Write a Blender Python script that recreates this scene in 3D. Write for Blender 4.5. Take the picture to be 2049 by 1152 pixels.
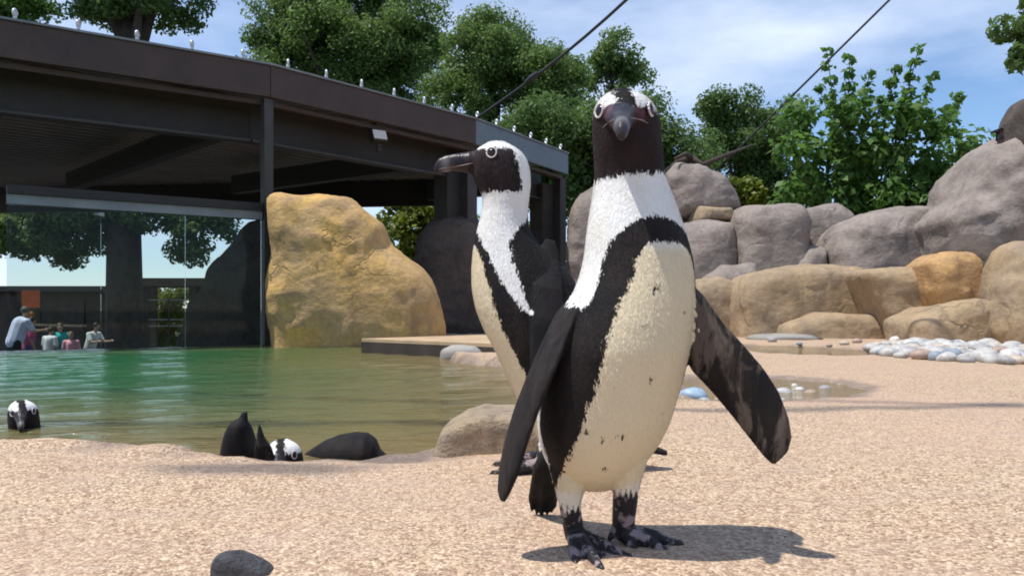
import bpy, bmesh, math, random
import numpy as np
from mathutils import Vector, Matrix, noise, kdtree
from mathutils.bvhtree import BVHTree

for o in list(bpy.data.objects): bpy.data.objects.remove(o)
SC = bpy.context.scene
COL = SC.collection
R = math.radians
random.seed(7); RNG = np.random.default_rng(7)

# ------------------------------------------------------------------ camera
F, CX, HY, H = 1640.0, 1024.5, 620.0, 0.317      # focal length in photo pixels, principal column, horizon row, camera height
cam = bpy.data.cameras.new('camera'); camo = bpy.data.objects.new('camera', cam); COL.objects.link(camo)
camo.location = (0, 0, H); camo.rotation_euler = (R(90), 0, 0)
cam.sensor_width = 36; cam.lens = F/2049*36; cam.shift_y = (HY-576)/2049
cam.clip_start = 0.05; cam.clip_end = 3000
SC.camera = camo

# ------------------------------------------------------------------ sky
SUN_EL, SUN_AZ = 69.0, math.degrees(math.atan2(-0.955, -0.27))   # azimuth clockwise from +Y
world = bpy.data.worlds.new('World'); SC.world = world; world.use_nodes = True
nt = world.node_tree; nt.nodes.clear()
def wn(t, **k):
    n = nt.nodes.new(t)
    for a, b in k.items(): setattr(n, a, b)
    return n
sky = wn('ShaderNodeTexSky', sky_type='NISHITA', sun_disc=False, sun_elevation=R(SUN_EL), sun_rotation=R(SUN_AZ),
         altitude=100, air_density=1.0, dust_density=0.1, ozone_density=6.0)
tc = wn('ShaderNodeTexCoord'); mp = wn('ShaderNodeMapping'); mp.inputs['Scale'].default_value = (1.0, 1.0, 3.0)
mp.inputs['Location'].default_value = (0.35, 0.1, 0.42)
cn = wn('ShaderNodeTexNoise'); cn.inputs['Scale'].default_value = 2.1; cn.inputs['Detail'].default_value = 6; cn.inputs['Roughness'].default_value = 0.55
cr = wn('ShaderNodeValToRGB'); cr.color_ramp.elements[0].position = 0.42; cr.color_ramp.elements[1].position = 0.72
cr.color_ramp.elements[0].color = (0,0,0,1); cr.color_ramp.elements[1].color = (0.92,0.92,0.92,1)
mixc = wn('ShaderNodeMix', data_type='RGBA'); mixc.inputs[7].default_value = (5.5, 6.2, 7.6, 1)
bg = wn('ShaderNodeBackground'); bg.inputs['Strength'].default_value = 0.14
wo = wn('ShaderNodeOutputWorld'); L = nt.links.new
L(tc.outputs['Generated'], mp.inputs['Vector']); L(mp.outputs[0], cn.inputs['Vector']); L(cn.outputs['Fac'], cr.inputs[0])
L(cr.outputs[0], mixc.inputs[0]); L(sky.outputs[0], mixc.inputs[6]); L(mixc.outputs[2], bg.inputs['Color']); L(bg.outputs[0], wo.inputs[0])

# ------------------------------------------------------------------ sun and exposure
sl = bpy.data.lights.new('sun', 'SUN'); sl.energy = 4.1; sl.angle = R(0.53); sl.color = (1, 0.955, 0.88)
so = bpy.data.objects.new('sun', sl); COL.objects.link(so)
a, e = R(SUN_AZ), R(SUN_EL)
to_sun = Vector((math.sin(a)*math.cos(e), math.cos(a)*math.cos(e), math.sin(e)))
so.rotation_euler = to_sun.to_track_quat('Z', 'Y').to_euler(); so.location = (-3, -1, 8)
SC.view_settings.view_transform = 'Standard'; SC.view_settings.look = 'None'
SC.view_settings.exposure = 0.22; SC.view_settings.gamma = 1.0; SC.view_settings.use_curve_mapping = False
SC.render.engine = 'CYCLES'
SC.cycles.filter_width = 1.9

# ------------------------------------------------------------------ helpers
def W(px, py, D): return Vector(((px-CX)/F*D, D, H-(py-HY)/F*D))
def G(px, py, z=0.0):
    D = (H-z)*F/(py-HY); return W(px, py, D)
def GX(px, D): return (px-CX)/F*D

class MB:
    """collects vertices and faces for ONE mesh"""
    def __init__(s): s.v = []; s.f = []
    def add(s, vs, fs):
        b = len(s.v); s.v += [tuple(v) for v in vs]; s.f += [tuple(i+b for i in f) for f in fs]; return s
    def loft(s, rings, cap=True):
        n = len(rings[0]); vs = [p for r in rings for p in r]; fs = []
        for i in range(len(rings)-1):
            for j in range(n):
                k = (j+1) % n
                fs.append((i*n+j, i*n+k, (i+1)*n+k, (i+1)*n+j))
        if cap:
            fs.append(tuple(range(n))[::-1]); fs.append(tuple((len(rings)-1)*n+j for j in range(n)))
        return s.add(vs, fs)
    def tube(s, pts, rad, seg=8):
        pts = [Vector(p) for p in pts]
        if not hasattr(rad, '__len__'): rad = [rad]*len(pts)
        rings = []; up = None
        for i, p in enumerate(pts):
            t = (pts[min(i+1, len(pts)-1)]-pts[max(i-1, 0)]).normalized()
            if up is None: up = Vector((0,0,1)) if abs(t.z) < 0.9 else Vector((1,0,0))
            u = t.cross(up)
            if u.length < 1e-4: u = t.cross(Vector((0,1,0)))
            u.normalize(); w = u.cross(t).normalized(); up = w
            rings.append([p+(u*math.cos(2*math.pi*j/seg)+w*math.sin(2*math.pi*j/seg))*rad[i] for j in range(seg)])
        return s.loft(rings)
    def ball(s, c, r, seg=12, M=None):
        c = Vector(c)
        if not hasattr(r, '__len__'): r = (r, r, r)
        rings = []
        for i in range(1, seg):
            th = math.pi*i/seg
            ring = []
            for j in range(seg*2):
                ph = math.pi*j/seg
                p = Vector((math.sin(th)*math.cos(ph)*r[0], math.sin(th)*math.sin(ph)*r[1], math.cos(th)*r[2]))
                if M is not None: p = M @ p
                ring.append(c+p)
            rings.append(ring)
        return s.loft(rings)
    def capsule(s, a, b, ra, rb, seg=10):
        a, b = Vector(a), Vector(b); t = (b-a); l = t.length; t.normalize()
        pts = []; rr = []
        for k in range(5):
            q = math.pi/2*k/4; pts.append(a-t*ra*math.cos(q)); rr.append(max(ra*math.sin(q), 1e-4))
        for k in range(5):
            q = math.pi/2*(k)/4; pts.append(b+t*rb*math.sin(q)); rr.append(max(rb*math.cos(q), 1e-4))
        return s.tube(pts, rr, seg)
    def box(s, c, d, M=None):
        c = Vector(c); hx, hy, hz = d[0]/2, d[1]/2, d[2]/2
        vs = [Vector((x*hx, y*hy, z*hz)) for x in (-1,1) for y in (-1,1) for z in (-1,1)]
        if M is not None: vs = [M @ v for v in vs]
        return s.add([v+c for v in vs], [(0,1,3,2),(4,6,7,5),(0,4,5,1),(2,3,7,6),(0,2,6,4),(1,5,7,3)])
    def beam(s, a, b, w, h, up=(0,0,1)):
        a, b = Vector(a), Vector(b); t = (b-a).normalized(); u = t.cross(Vector(up)).normalized(); v = u.cross(t)
        q = [(-1,-1),(1,-1),(1,1),(-1,1)]
        return s.loft([[p+u*x*w/2+v*y*h/2 for x, y in q] for p in (a, b)])
    def prism(s, poly, z0, z1):
        n = len(poly)
        return s.loft([[(p[0], p[1], z0) for p in poly], [(p[0], p[1], z1) for p in poly]])
    def mesh(s, name, smooth=False):
        m = bpy.data.meshes.new(name); m.from_pydata(s.v, [], s.f); m.update()
        if smooth: m.polygons.foreach_set('use_smooth', [True]*len(m.polygons))
        return m
    def build(s, name, mat, parent=None, smooth=False, bevel=0, fixn=True):
        m = s.mesh(name, smooth)
        if fixn:
            bm = bmesh.new(); bm.from_mesh(m); bmesh.ops.recalc_face_normals(bm, faces=bm.faces); bm.to_mesh(m); bm.free()
        return link(name, m, mat, parent, bevel)

def link(name, m, mat, parent=None, bevel=0):
    o = bpy.data.objects.new(name, m); COL.objects.link(o)
    if mat is not None and not m.materials: m.materials.append(mat)
    if parent is not None:
        o.parent = parent; o.matrix_parent_inverse = Matrix.Translation(-parent.location)
    if bevel:
        b = o.modifiers.new('bevel', 'BEVEL'); b.width = bevel; b.segments = 2; b.limit_method = 'ANGLE'
    return o
def tag(o, label, cat, group=None):
    o['label'] = label; o['category'] = cat
    if group: o['group'] = group
    return o
def struct(o): o['kind'] = 'structure'; return o
def empty(name, loc):
    o = bpy.data.objects.new(name, None); COL.objects.link(o); o.location = loc; o.empty_display_size = 0.1
    o.matrix_world = Matrix.Translation(Vector(loc)); return o
def smooth_arr(a, k):
    if k < 1: return a
    w = np.exp(-0.5*(np.arange(-3*k, 3*k+1)/k)**2); w /= w.sum()
    return np.convolve(np.pad(a, 3*k, mode='edge'), w, 'valid')

# ------------------------------------------------------------------ materials
class NT:
    def __init__(s, name):
        s.m = bpy.data.materials.new(name); s.m.use_nodes = True; s.t = s.m.node_tree
        s.b = s.t.nodes['Principled BSDF']; s.out = s.t.nodes['Material Output']
    def n(s, t, **k):
        x = s.t.nodes.new(t)
        for a, b in k.items(): setattr(x, a, b)
        return x
    def l(s, a, b): s.t.links.new(a, b)
    def coord(s, scale=(1,1,1), kind='Object', rot=(0,0,0)):
        c = s.n('ShaderNodeTexCoord'); m = s.n('ShaderNodeMapping'); m.inputs['Scale'].default_value = scale; m.inputs['Rotation'].default_value = rot
        s.l(c.outputs[kind], m.inputs[0]); return m.outputs[0]
    def noise(s, vec, scale, detail=4, rough=0.55, dist=0):
        x = s.n('ShaderNodeTexNoise'); x.inputs['Scale'].default_value = scale; x.inputs['Detail'].default_value = detail
        x.inputs['Roughness'].default_value = rough; x.inputs['Distortion'].default_value = dist
        if vec is not None: s.l(vec, x.inputs['Vector'])
        return x.outputs['Fac']
    def voro(s, vec, scale, feature='F1', out='Distance'):
        x = s.n('ShaderNodeTexVoronoi', feature=feature); x.inputs['Scale'].default_value = scale
        if vec is not None: s.l(vec, x.inputs['Vector'])
        return x.outputs[out]
    def ramp(s, fac, stops):
        x = s.n('ShaderNodeValToRGB'); r = x.color_ramp
        while len(r.elements) < len(stops): r.elements.new(0.5)
        for el, (p, c) in zip(r.elements, stops):
            el.position = p; el.color = (c, c, c, 1) if not hasattr(c, '__len__') else (*c, 1)
        s.l(fac, x.inputs[0]); return x.outputs[0]
    def mix(s, f, a, b, mode='MIX'):
        x = s.n('ShaderNodeMix', data_type='RGBA', blend_type=mode)
        for i, v in ((0, f), (6, a), (7, b)):
            if hasattr(v, 'is_linked') or hasattr(v, 'links'): s.l(v, x.inputs[i])
            elif hasattr(v, '__len__'): x.inputs[i].default_value = (*v, 1)
            else: x.inputs[i].default_value = v
        return x.outputs[2]
    def math(s, op, a, b=None, c=None, clamp=False):
        x = s.n('ShaderNodeMath', operation=op, use_clamp=clamp)
        for i, v in enumerate((a, b, c)):
            if v is None: continue
            if hasattr(v, 'links'): s.l(v, x.inputs[i])
            else: x.inputs[i].default_value = v
        return x.outputs[0]
    def attr(s, name):
        x = s.n('ShaderNodeAttribute', attribute_name=name); return x.outputs['Fac']
    def bump(s, h, strength=0.5, dist=0.01, prev=None):
        x = s.n('ShaderNodeBump'); x.inputs['Strength'].default_value = strength; x.inputs['Distance'].default_value = dist
        s.l(h, x.inputs['Height'])
        if prev is not None: s.l(prev, x.inputs['Normal'])
        return x.outputs[0]
    def setb(s, col=None, rough=None, normal=None, metal=None, spec=None):
        for k, v in (('Base Color', col), ('Roughness', rough), ('Normal', normal), ('Metallic', metal), ('Specular IOR Level', spec)):
            if v is None: continue
            if hasattr(v, 'links'): s.l(v, s.b.inputs[k])
            elif hasattr(v, '__len__'): s.b.inputs[k].default_value = (*v, 1)
            else: s.b.inputs[k].default_value = v
        return s.m

def m_plain(name, c, rough=0.6, var=0.25, scale=8, metal=0.0, bump=0.15):
    t = NT(name); v = t.coord(); n = t.noise(v, scale, 5); n2 = t.noise(v, scale*9, 3)
    d = tuple(x*(1-var) for x in c); l = tuple(min(1, x*(1+var)) for x in c)
    col = t.ramp(n, [(0.3, d), (0.7, l)])
    return t.setb(col, t.ramp(n2, [(0.2, max(0, rough-0.12)), (0.8, min(1, rough+0.12))]), t.bump(n2, bump, 0.004), metal)

def m_rock(name, c1, c2, c3, scale=1.6, wetline=False):
    t = NT(name); v = t.coord(kind='Object'); vs = t.coord((1, 1, 1.7), rot=(0.3, 0.25, 0))
    n1 = t.noise(v, scale, 6, 0.6, 0.4); n2 = t.noise(vs, scale*3.2, 7, 0.62, 0.3); n3 = t.noise(v, scale*22, 4, 0.6)
    col = t.mix(t.ramp(n1, [(0.38, 0), (0.62, 1)]), c1, c2)
    col = t.mix(t.ramp(n2, [(0.46, 0), (0.68, 1)]), col, c3)
    col = t.mix(t.ramp(n3, [(0.35, 0.35), (0.6, 0)]), col, tuple(x*0.45 for x in c1))
    dv = t.n('ShaderNodeVectorMath', operation='ADD'); dn = t.n('ShaderNodeTexNoise'); dn.inputs['Scale'].default_value = scale*2.5; dn.inputs['Detail'].default_value = 5
    sc_ = t.n('ShaderNodeVectorMath', operation='SCALE'); sc_.inputs['Scale'].default_value = 0.55; t.l(v, dn.inputs['Vector']); t.l(dn.outputs['Color'], sc_.inputs[0]); t.l(v, dv.inputs[0]); t.l(sc_.outputs[0], dv.inputs[1])
    cr = t.voro(dv.outputs[0], scale*0.95, 'DISTANCE_TO_EDGE')
    crk = t.math('MULTIPLY', t.ramp(cr, [(0.003, 0.85), (0.014, 0.0)]), t.ramp(t.noise(v, scale*1.7, 2), [(0.54, 0.0), (0.64, 1.0)]))
    stn = t.noise(t.coord((2.2, 2.2, 0.35)), scale*2.0, 4, 0.6)
    col = t.mix(t.ramp(stn, [(0.52, 0.0), (0.72, 0.45)]), col, tuple(x*0.5 for x in c3))
    col = t.mix(t.math('MULTIPLY', crk, 0.4), col, tuple(x*0.3 for x in c3))
    hsum = t.math('ADD', t.math('MULTIPLY', n2, 1.0), t.math('SUBTRACT', t.math('MULTIPLY', n3, 0.35), t.math('MULTIPLY', crk, 0.7)))
    nm = t.bump(hsum, 0.6, 0.045)
    return t.setb(col, 0.85, nm, spec=0.25)

def m_leaf(name, c1, c2, c3, trans=0.55):
    t = NT(name); g = t.n('ShaderNodeNewGeometry'); v = t.coord(); n = t.noise(v, 0.9, 3)
    col = t.ramp(g.outputs['Random Per Island'], [(0.0, c1), (0.55, c2), (1.0, c3)])
    col = t.mix(t.ramp(n, [(0.35, 0.0), (0.7, 0.55)]), col, c3)
    t.setb(col, 0.5, spec=0.35)
    tr = t.n('ShaderNodeBsdfTranslucent'); t.l(col, tr.inputs[0]); mx = t.n('ShaderNodeMixShader'); mx.inputs[0].default_value = trans
    t.l(t.b.outputs[0], mx.inputs[1]); t.l(tr.outputs[0], mx.inputs[2]); t.l(mx.outputs[0], t.out.inputs[0])
    return t.m

M = {}
M['steel'] = m_plain('brown_painted_steel', (0.055, 0.030, 0.022), 0.55, 0.2, 3)
M['steel_dark'] = m_plain('dark_painted_steel', (0.022, 0.017, 0.015), 0.6, 0.2, 3)
M['steel_grey'] = m_plain('grey_galvanised_steel', (0.20, 0.21, 0.22), 0.5, 0.2, 4)
M['fascia_grey'] = m_plain('blue_grey_fascia', (0.13, 0.155, 0.185), 0.45, 0.12, 3)
M['post'] = m_plain('post_steel', (0.05, 0.043, 0.04), 0.55, 0.25, 4)
M['ceil'] = m_plain('ceiling_deck', (0.22, 0.20, 0.185), 0.5, 0.2, 2)
M['clip'] = m_plain('zinc', (0.62, 0.62, 0.62), 0.35, 0.1, 30, 0.6)
M['cable'] = m_plain('black_cable', (0.02, 0.02, 0.024), 0.5, 0.2, 30)
M['bark'] = m_plain('bark', (0.055, 0.042, 0.032), 0.9, 0.4, 6, 0, 0.8)
M['wood'] = m_plain('sunbleached_plank', (0.46, 0.33, 0.20), 0.75, 0.18, 5, 0, 0.3)
M['wood_dark'] = m_plain('dark_timber', (0.05, 0.038, 0.03), 0.8, 0.3, 5)
M['rock_small'] = m_rock('pool_stone', (0.40, 0.31, 0.22), (0.46, 0.35, 0.23), (0.28, 0.22, 0.165), 7)
M['rock_slate'] = m_rock('slate_stone', (0.085, 0.082, 0.09), (0.11, 0.105, 0.115), (0.06, 0.058, 0.063), 8)
M['rock_gold'] = m_rock('golden_rock', (0.52, 0.35, 0.17), (0.70, 0.42, 0.12), (0.42, 0.27, 0.145), 1.1)
M['rock_tan'] = m_rock('tan_rock', (0.37, 0.28, 0.185), (0.42, 0.30, 0.17), (0.29, 0.22, 0.155), 0.8)
M['rock_grey'] = m_rock('grey_rock', (0.29, 0.245, 0.215), (0.34, 0.285, 0.25), (0.215, 0.18, 0.16), 1.0)
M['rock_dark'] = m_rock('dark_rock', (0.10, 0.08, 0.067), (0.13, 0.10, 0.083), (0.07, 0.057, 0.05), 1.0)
M['rock_orange'] = m_rock('orange_rock', (0.48, 0.30, 0.14), (0.56, 0.34, 0.14), (0.38, 0.23, 0.13), 1.6)
M['concrete'] = m_plain('concrete', (0.30, 0.28, 0.25), 0.85, 0.2, 3, 0, 0.4)
M['path'] = m_plain('visitor_path', (0.10, 0.095, 0.09), 0.9, 0.2, 2, 0, 0.3)
M['soil'] = m_plain('soil_and_grass', (0.05, 0.07, 0.025), 0.95, 0.4, 0.3, 0, 0.3)
M['leaf_a'] = m_leaf('leaf_green', (0.080, 0.150, 0.036), (0.135, 0.225, 0.055), (0.20, 0.29, 0.085))
M['leaf_b'] = m_leaf('leaf_dark', (0.065, 0.130, 0.036), (0.11, 0.19, 0.05), (0.16, 0.24, 0.07))
M['leaf_c'] = m_leaf('leaf_fresh', (0.065, 0.15, 0.028), (0.105, 0.215, 0.04), (0.15, 0.27, 0.06))
M['leaf_y'] = m_leaf('leaf_yellowgreen', (0.10, 0.15, 0.015), (0.15, 0.20, 0.02), (0.22, 0.25, 0.03), 0.4)

# ------------------------------------------------------------------ ground, pool and water
ZW = -0.05
POOL = [(-14, 1.6), (-3, 2.02), (-1.75, 1.98), (-1.2, 1.93), (-0.985, 1.965), (-0.78, 1.90), (-0.64, 1.84), (-0.52, 1.83), (-0.42, 1.86), (-0.30, 1.93),
        (-0.20, 1.93), (-0.14, 1.95), (-0.10, 2.02), (-0.02, 2.15), (0.10, 2.7), (0.12, 3.6), (0.08, 4.5), (-0.02, 5.2), (-0.42, 5.75), (-0.52, 6.6),
        (-0.62, 7.9), (-1.0, 8.7), (-2.4, 9.2), (-6, 8), (-14, 4)]
PUD1 = [(0.74, 3.05), (0.95, 2.95), (1.25, 3.05), (1.5, 3.4), (1.52, 3.75), (1.2, 4.05), (0.9, 4.0), (0.72, 3.6)]
PUD2 = [(1.9, 6.2), (2.4, 5.8), (2.75, 6.0), (2.95, 6.6), (2.7, 7.4), (2.2, 7.7), (1.85, 7.0)]
GLASS = [(-9.6, 3.67), (-4.5, 7.19), (-2.53, 8.55), (-0.5, 10.97), (0.9, 13.4), (2.2, 15.7)]
def sdf_poly(P, poly):
    P = np.asarray(P); v = np.array(poly); d = np.full(len(P), 1e9); s = np.ones(len(P))
    for i in range(len(v)):
        a, b = v[i], v[(i+1) % len(v)]; e = b-a; w = P-a
        t = np.clip((w@e)/(e@e), 0, 1); q = w-t[:, None]*e; d = np.minimum(d, (q**2).sum(1))
        c1 = P[:, 1] >= a[1]; c2 = P[:, 1] < b[1]; c3 = e[0]*w[:, 1] > e[1]*w[:, 0]
        fl = (c1 & c2 & c3) | (~c1 & ~c2 & ~c3); s[fl] *= -1
    return s*np.sqrt(d)          # negative inside
def fbm(x, y, sc, oct=3, seed=0):
    return np.array([noise.fractal(Vector((a*sc+seed, b*sc-seed, seed*1.7)), 1.0, 2.0, oct) for a, b in zip(x, y)])

def spaced(lo, hi, dense_lo, dense_hi, d0, g):
    a = list(np.arange(dense_lo, dense_hi, d0)); st = d0
    x = a[-1]
    while x < hi: st = min(st*g, 0.45); x += st; a.append(x)
    x = a[0]; st = d0; pre = []
    while x > lo: st = min(st*g, 0.45); x -= st; pre.append(x)
    return np.array(pre[::-1]+a)
xs = spaced(-13, 12, -2.0, 1.9, 0.03, 1.08); ys = spaced(-1.5, 15.5, 0.75, 2.6, 0.025, 1.045)
X, Y = np.meshgrid(xs, ys); PX, PY = X.ravel(), Y.ravel(); P2 = np.stack([PX, PY], 1)
sd = sdf_poly(P2, POOL) + 0.035*fbm(PX, PY, 3.2, 3, 3.1) + 0.012*fbm(PX, PY, 11, 2, 5.0)
sp = np.minimum(sdf_poly(P2, PUD1), sdf_poly(P2, PUD2)) + 0.09*fbm(PX, PY, 2.0, 3, 9.0)
land = 0.010*fbm(PX, PY, 1.3, 3, 1.0) + 0.004*fbm(PX, PY, 6, 3, 2.0)
# lumps on the pool lip
lip = np.exp(-((sd-0.06)/0.07)**2)*(0.022*fbm(PX, PY, 4.5, 3, 8.0)+0.004)
Z = land+lip
t = np.clip((0.035-sd)/0.075, 0, 1); Z = Z*(1-t) + (-0.085*t**1.4)
t = np.clip(-sd/0.35, 0, 1); Z = Z - 0.75*t**1.5*1.0
t = np.clip((0.06-sp)/0.2, 0, 1); t = t*t*(3-2*t); Z = Z*(1-t) - 0.060*t
# gentle low dip worn into the lip
dip = np.exp(-(((PX+0.30)/0.20)**2+((PY-1.88)/0.13)**2)); Z -= 0.030*dip
dip = np.maximum(dip, np.exp(-(((PX+0.52)/0.26)**2+((PY-1.66)/0.07)**2)))
t = np.clip((PY-6.0)/6, 0, 1)*np.clip((PX-0.3)/1.0, 0, 1); Z += 0.0*t
gpoly = [(-30, -10)]+[]
def behind_glass(P):
    # signed: positive where the point lies beyond the glass line (the visitors' side)
    P = np.asarray(P); out = np.full(len(P), False)
    g = [(-40, -17.3)]+GLASS+[(3.0, 40), (-40, 40)]
    return sdf_poly(P, g) < 0
bg_ = behind_glass(P2)
nx, ny = len(xs), len(ys); fs = []
for j in range(ny-1):
    for i in range(nx-1):
        q = (j*nx+i, j*nx+i+1, (j+1)*nx+i+1, (j+1)*nx+i)
        if all(bg_[k] for k in q): continue
        fs.append(q)
mb = MB(); mb.v = list(zip(PX, PY, Z)); mb.f = fs
m = mb.mesh('pool_deck', True)
wet = np.clip(1-(sd-0.0)/0.05, 0, 1)*0.9
wet = np.maximum(wet, np.clip(1-(sd-0.02)/0.16, 0, 1)*np.clip(0.30+1.4*fbm(PX, PY, 5, 3, 14.0), 0, 0.8))
wet = np.maximum(wet, np.clip(dip*1.9-0.35+0.35*fbm(PX, PY, 7, 3, 4.0), 0, 1)*0.85)
wet = np.maximum(wet, np.clip(1-(sp-0.03)/0.05, 0, 1)*0.7)
at = m.attributes.new('wet', 'FLOAT', 'POINT'); at.data.foreach_set('value', wet.astype(np.float32))
t = NT('sand_aggregate'); v = t.coord()
cell = t.voro(v, 250, 'F1', 'Color'); sep = t.n('ShaderNodeSeparateColor'); t.l(cell, sep.inputs[0])
grain = t.ramp(sep.outputs[0], [(0.0, (0.15, 0.085, 0.05)), (0.18, (0.33, 0.21, 0.13)), (0.42, (0.48, 0.34, 0.22)), (0.75, (0.58, 0.43, 0.28)), (1.0, (0.78, 0.63, 0.45))])
cell2 = t.voro(v, 120, 'F1', 'Color'); sep2 = t.n('ShaderNodeSeparateColor'); t.l(cell2, sep2.inputs[0])
grain = t.mix(t.ramp(sep2.outputs[1], [(0.76, 0.0), (0.88, 0.65)]), grain, (0.26, 0.15, 0.10))
big = t.noise(v, 1.1, 5, 0.6, 0.3); big2 = t.noise(t.coord((1, 2.2, 1)), 2.3, 5, 0.6)
grain = t.mix(t.ramp(big, [(0.40, 0.0), (0.62, 0.75)]), grain, t.mix(0.55, grain, (0.50, 0.34, 0.25)))
grain = t.mix(t.ramp(big2, [(0.52, 0.0), (0.72, 0.5)]), grain, t.mix(0.5, grain, (0.36, 0.27, 0.21)))
b3 = t.noise(t.coord((0.8, 1.6, 1)), 5.5, 6, 0.65, 0.5); b4 = t.noise(v, 26, 4, 0.6)
grain = t.mix(t.ramp(b3, [(0.50, 0.0), (0.70, 0.55)]), grain, t.mix(0.55, grain, (0.40, 0.31, 0.27)))
grain = t.mix(t.ramp(b4, [(0.58, 0.0), (0.72, 0.35)]), grain, (0.62, 0.50, 0.37))
wt = t.attr('wet')
col = t.mix(wt, grain, t.mix(0.75, grain, (0.085, 0.075, 0.078)))
rg = t.math('SUBTRACT', 0.85, t.math('MULTIPLY', wt, 0.5))
h = t.math('ADD', t.math('MULTIPLY', t.voro(v, 250, 'F1', 'Distance'), -1.0), t.math('MULTIPLY', t.noise(v, 60, 3), 0.8))
M['deck'] = t.setb(col, rg, t.bump(h, 0.55, 0.004), spec=0.3)
struct(link('pool_deck', m, M['deck']))

# big ground sheet and visitor path
mb = MB(); mb.add([(-900, -900, -1.36), (900, -900, -1.36), (900, 900, -1.36), (-900, 900, -1.36)], [(0, 1, 2, 3)])
struct(mb.build('ground', M['soil'], fixn=False))
mb = MB(); mb.prism([(-20, 0), (-9.7, 3.75), (-4.45, 7.36), (-2.45, 8.75), (-0.4, 11.2), (0.6, 13.4), (0.6, 24), (-26, 24)], -1.355, -1.30)
struct(mb.build('visitor_path', M['path']))

# water: one flat sheet with rippled normals, plus small real swell
wx = np.arange(-13, 3.6, 0.05); wy = np.concatenate([np.arange(1.4, 4, 0.03), np.arange(4, 9.6, 0.06)])
X, Y = np.meshgrid(wx, wy); PX, PY = X.ravel(), Y.ravel(); P2 = np.stack([PX, PY], 1)
near = (sdf_poly(P2, POOL) < 0.25) | (sdf_poly(P2, PUD1) < 0.2) | (sdf_poly(P2, PUD2) < 0.2)
bgw = sdf_poly(P2, [(-40, -17.2)]+[(g[0]+0.03, g[1]+0.03) for g in GLASS]+[(3, 40), (-40, 40)]) < -0.05
zz = ZW + 0.004*np.sin(PX*5+PY*9+2*np.sin(PX*1.3))*0.6 + 0.003*np.sin(PX*11-PY*17+np.sin(PY*3))
zz = np.where(PX > 0.4, -0.016, zz)
nx, ny = len(wx), len(wy); fs = []
for j in range(ny-1):
    for i in range(nx-1):
        q = (j*nx+i, j*nx+i+1, (j+1)*nx+i+1, (j+1)*nx+i)
        if any(near[k] for k in q) and not all(bgw[k] for k in q): fs.append(q)
mb = MB(); mb.v = list(zip(PX, PY, zz)); mb.f = fs
m = mb.mesh('water', True)
at = m.attributes.new('shallow_reflect', 'FLOAT', 'POINT'); at.data.foreach_set('value', np.where(PX > 0.4, 1.0, np.clip(1+sdf_poly(P2, POOL)/2.4, 0, 1)**1.5).astype(np.float32))
t = NT('pool_water'); v = t.coord((1, 1.0, 1)); 
n1 = t.noise(t.coord((0.55, 2.4, 1)), 5, 5, 0.6, 0.8); n2 = t.noise(t.coord((1, 2.0, 1)), 17, 3, 0.5, 0.3)
nm = t.bump(t.math('ADD', n1, t.math('MULTIPLY', n2, 0.3)), 0.9, 0.036)
col = t.ramp(t.noise(v, 0.5, 3), [(0.35, (0.010, 0.085, 0.026)), (0.7, (0.022, 0.115, 0.038))])
col = t.mix(t.attr('shallow_reflect'), col, (0.20, 0.14, 0.055))  # brown for the shallow bottom, with the boulder's golden reflection put into the colour
M['water'] = t.setb(col, 0.05, nm); t.b.inputs['IOR'].default_value = 1.33
struct(link('water', m, M['water']))

# ------------------------------------------------------------------ shelter over the visitors' gallery
EV = [Vector((-9.6, 3.67, 0)), Vector((-4.5, 7.19, 0)), Vector((-2.53, 8.55, 0)), Vector((-0.5, 10.97, 0)), Vector((0.9, 13.4, 0))]
ZR = 2.86; FH = 0.33
def inset(poly, d):
    out = []
    for i, p in enumerate(poly):
        ns = []
        for a, b in ((i-1, i), (i, i+1)):
            if a < 0 or b >= len(poly): continue
            tdir = (poly[b]-poly[a]).normalized(); ns.append(Vector((-tdir.y, tdir.x, 0)))
        nn = sum(ns, Vector()).normalized(); out.append(p+nn*d/max(0.3, nn.dot(ns[0])))
    return out
sh = empty('visitor_shelter', (-2.5, 11.0, -1.30)); tag(sh, 'dark brown steel visitor shelter with low flat roof beside the green pool', 'shelter')
BACK = [Vector((-1.0, 15.6, 0)), Vector((-12, 17.0, 0)), Vector((-14, 8, 0))]
roofpoly = [*EV, *BACK]
mb = MB(); mb.prism([(p.x, p.y) for p in inset(EV, 0.02)+BACK], ZR-0.05, ZR-0.005); mb.build('roof_sheet', M['steel_grey'], sh)
# corrugated deck seen from below
mb = MB(); d = (EV[3]-EV[1]).normalized(); nrm = Vector((-d.y, d.x, 0)); org = EV[2]
def clip_line(p, dd, poly):
    ts = []
    n = len(poly)
    for i in range(n):
        a, b = poly[i], poly[(i+1) % n]; e = b-a; den = dd.x*e.y-dd.y*e.x
        if abs(den) < 1e-9: continue
        w = a-p; tt = (w.x*e.y-w.y*e.x)/den; uu = (w.x*dd.y-w.y*dd.x)/den
        if 0 <= uu < 1: ts.append(tt)
    ts.sort(); return ts
inner = inset(EV, 0.25)+BACK
k = -2.0
while k < 12:
    p = org+nrm*k; ts = clip_line(p, d, inner)
    if len(ts) >= 2 and ts[-1]-ts[0] > 0.3:
        a, b = p+d*(ts[0]+0.05), p+d*(ts[-1]-0.05)
        q = [(-0.09, ZR-0.055), (-0.06, ZR-0.12), (0.06, ZR-0.12), (0.09, ZR-0.055)]
        mb.loft([[pt+nrm*x+Vector((0, 0, z)) for x, z in q] for pt in (a, b)])
    k += 0.22
mb.build('ceiling_rib_deck', M['ceil'], sh)
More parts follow.
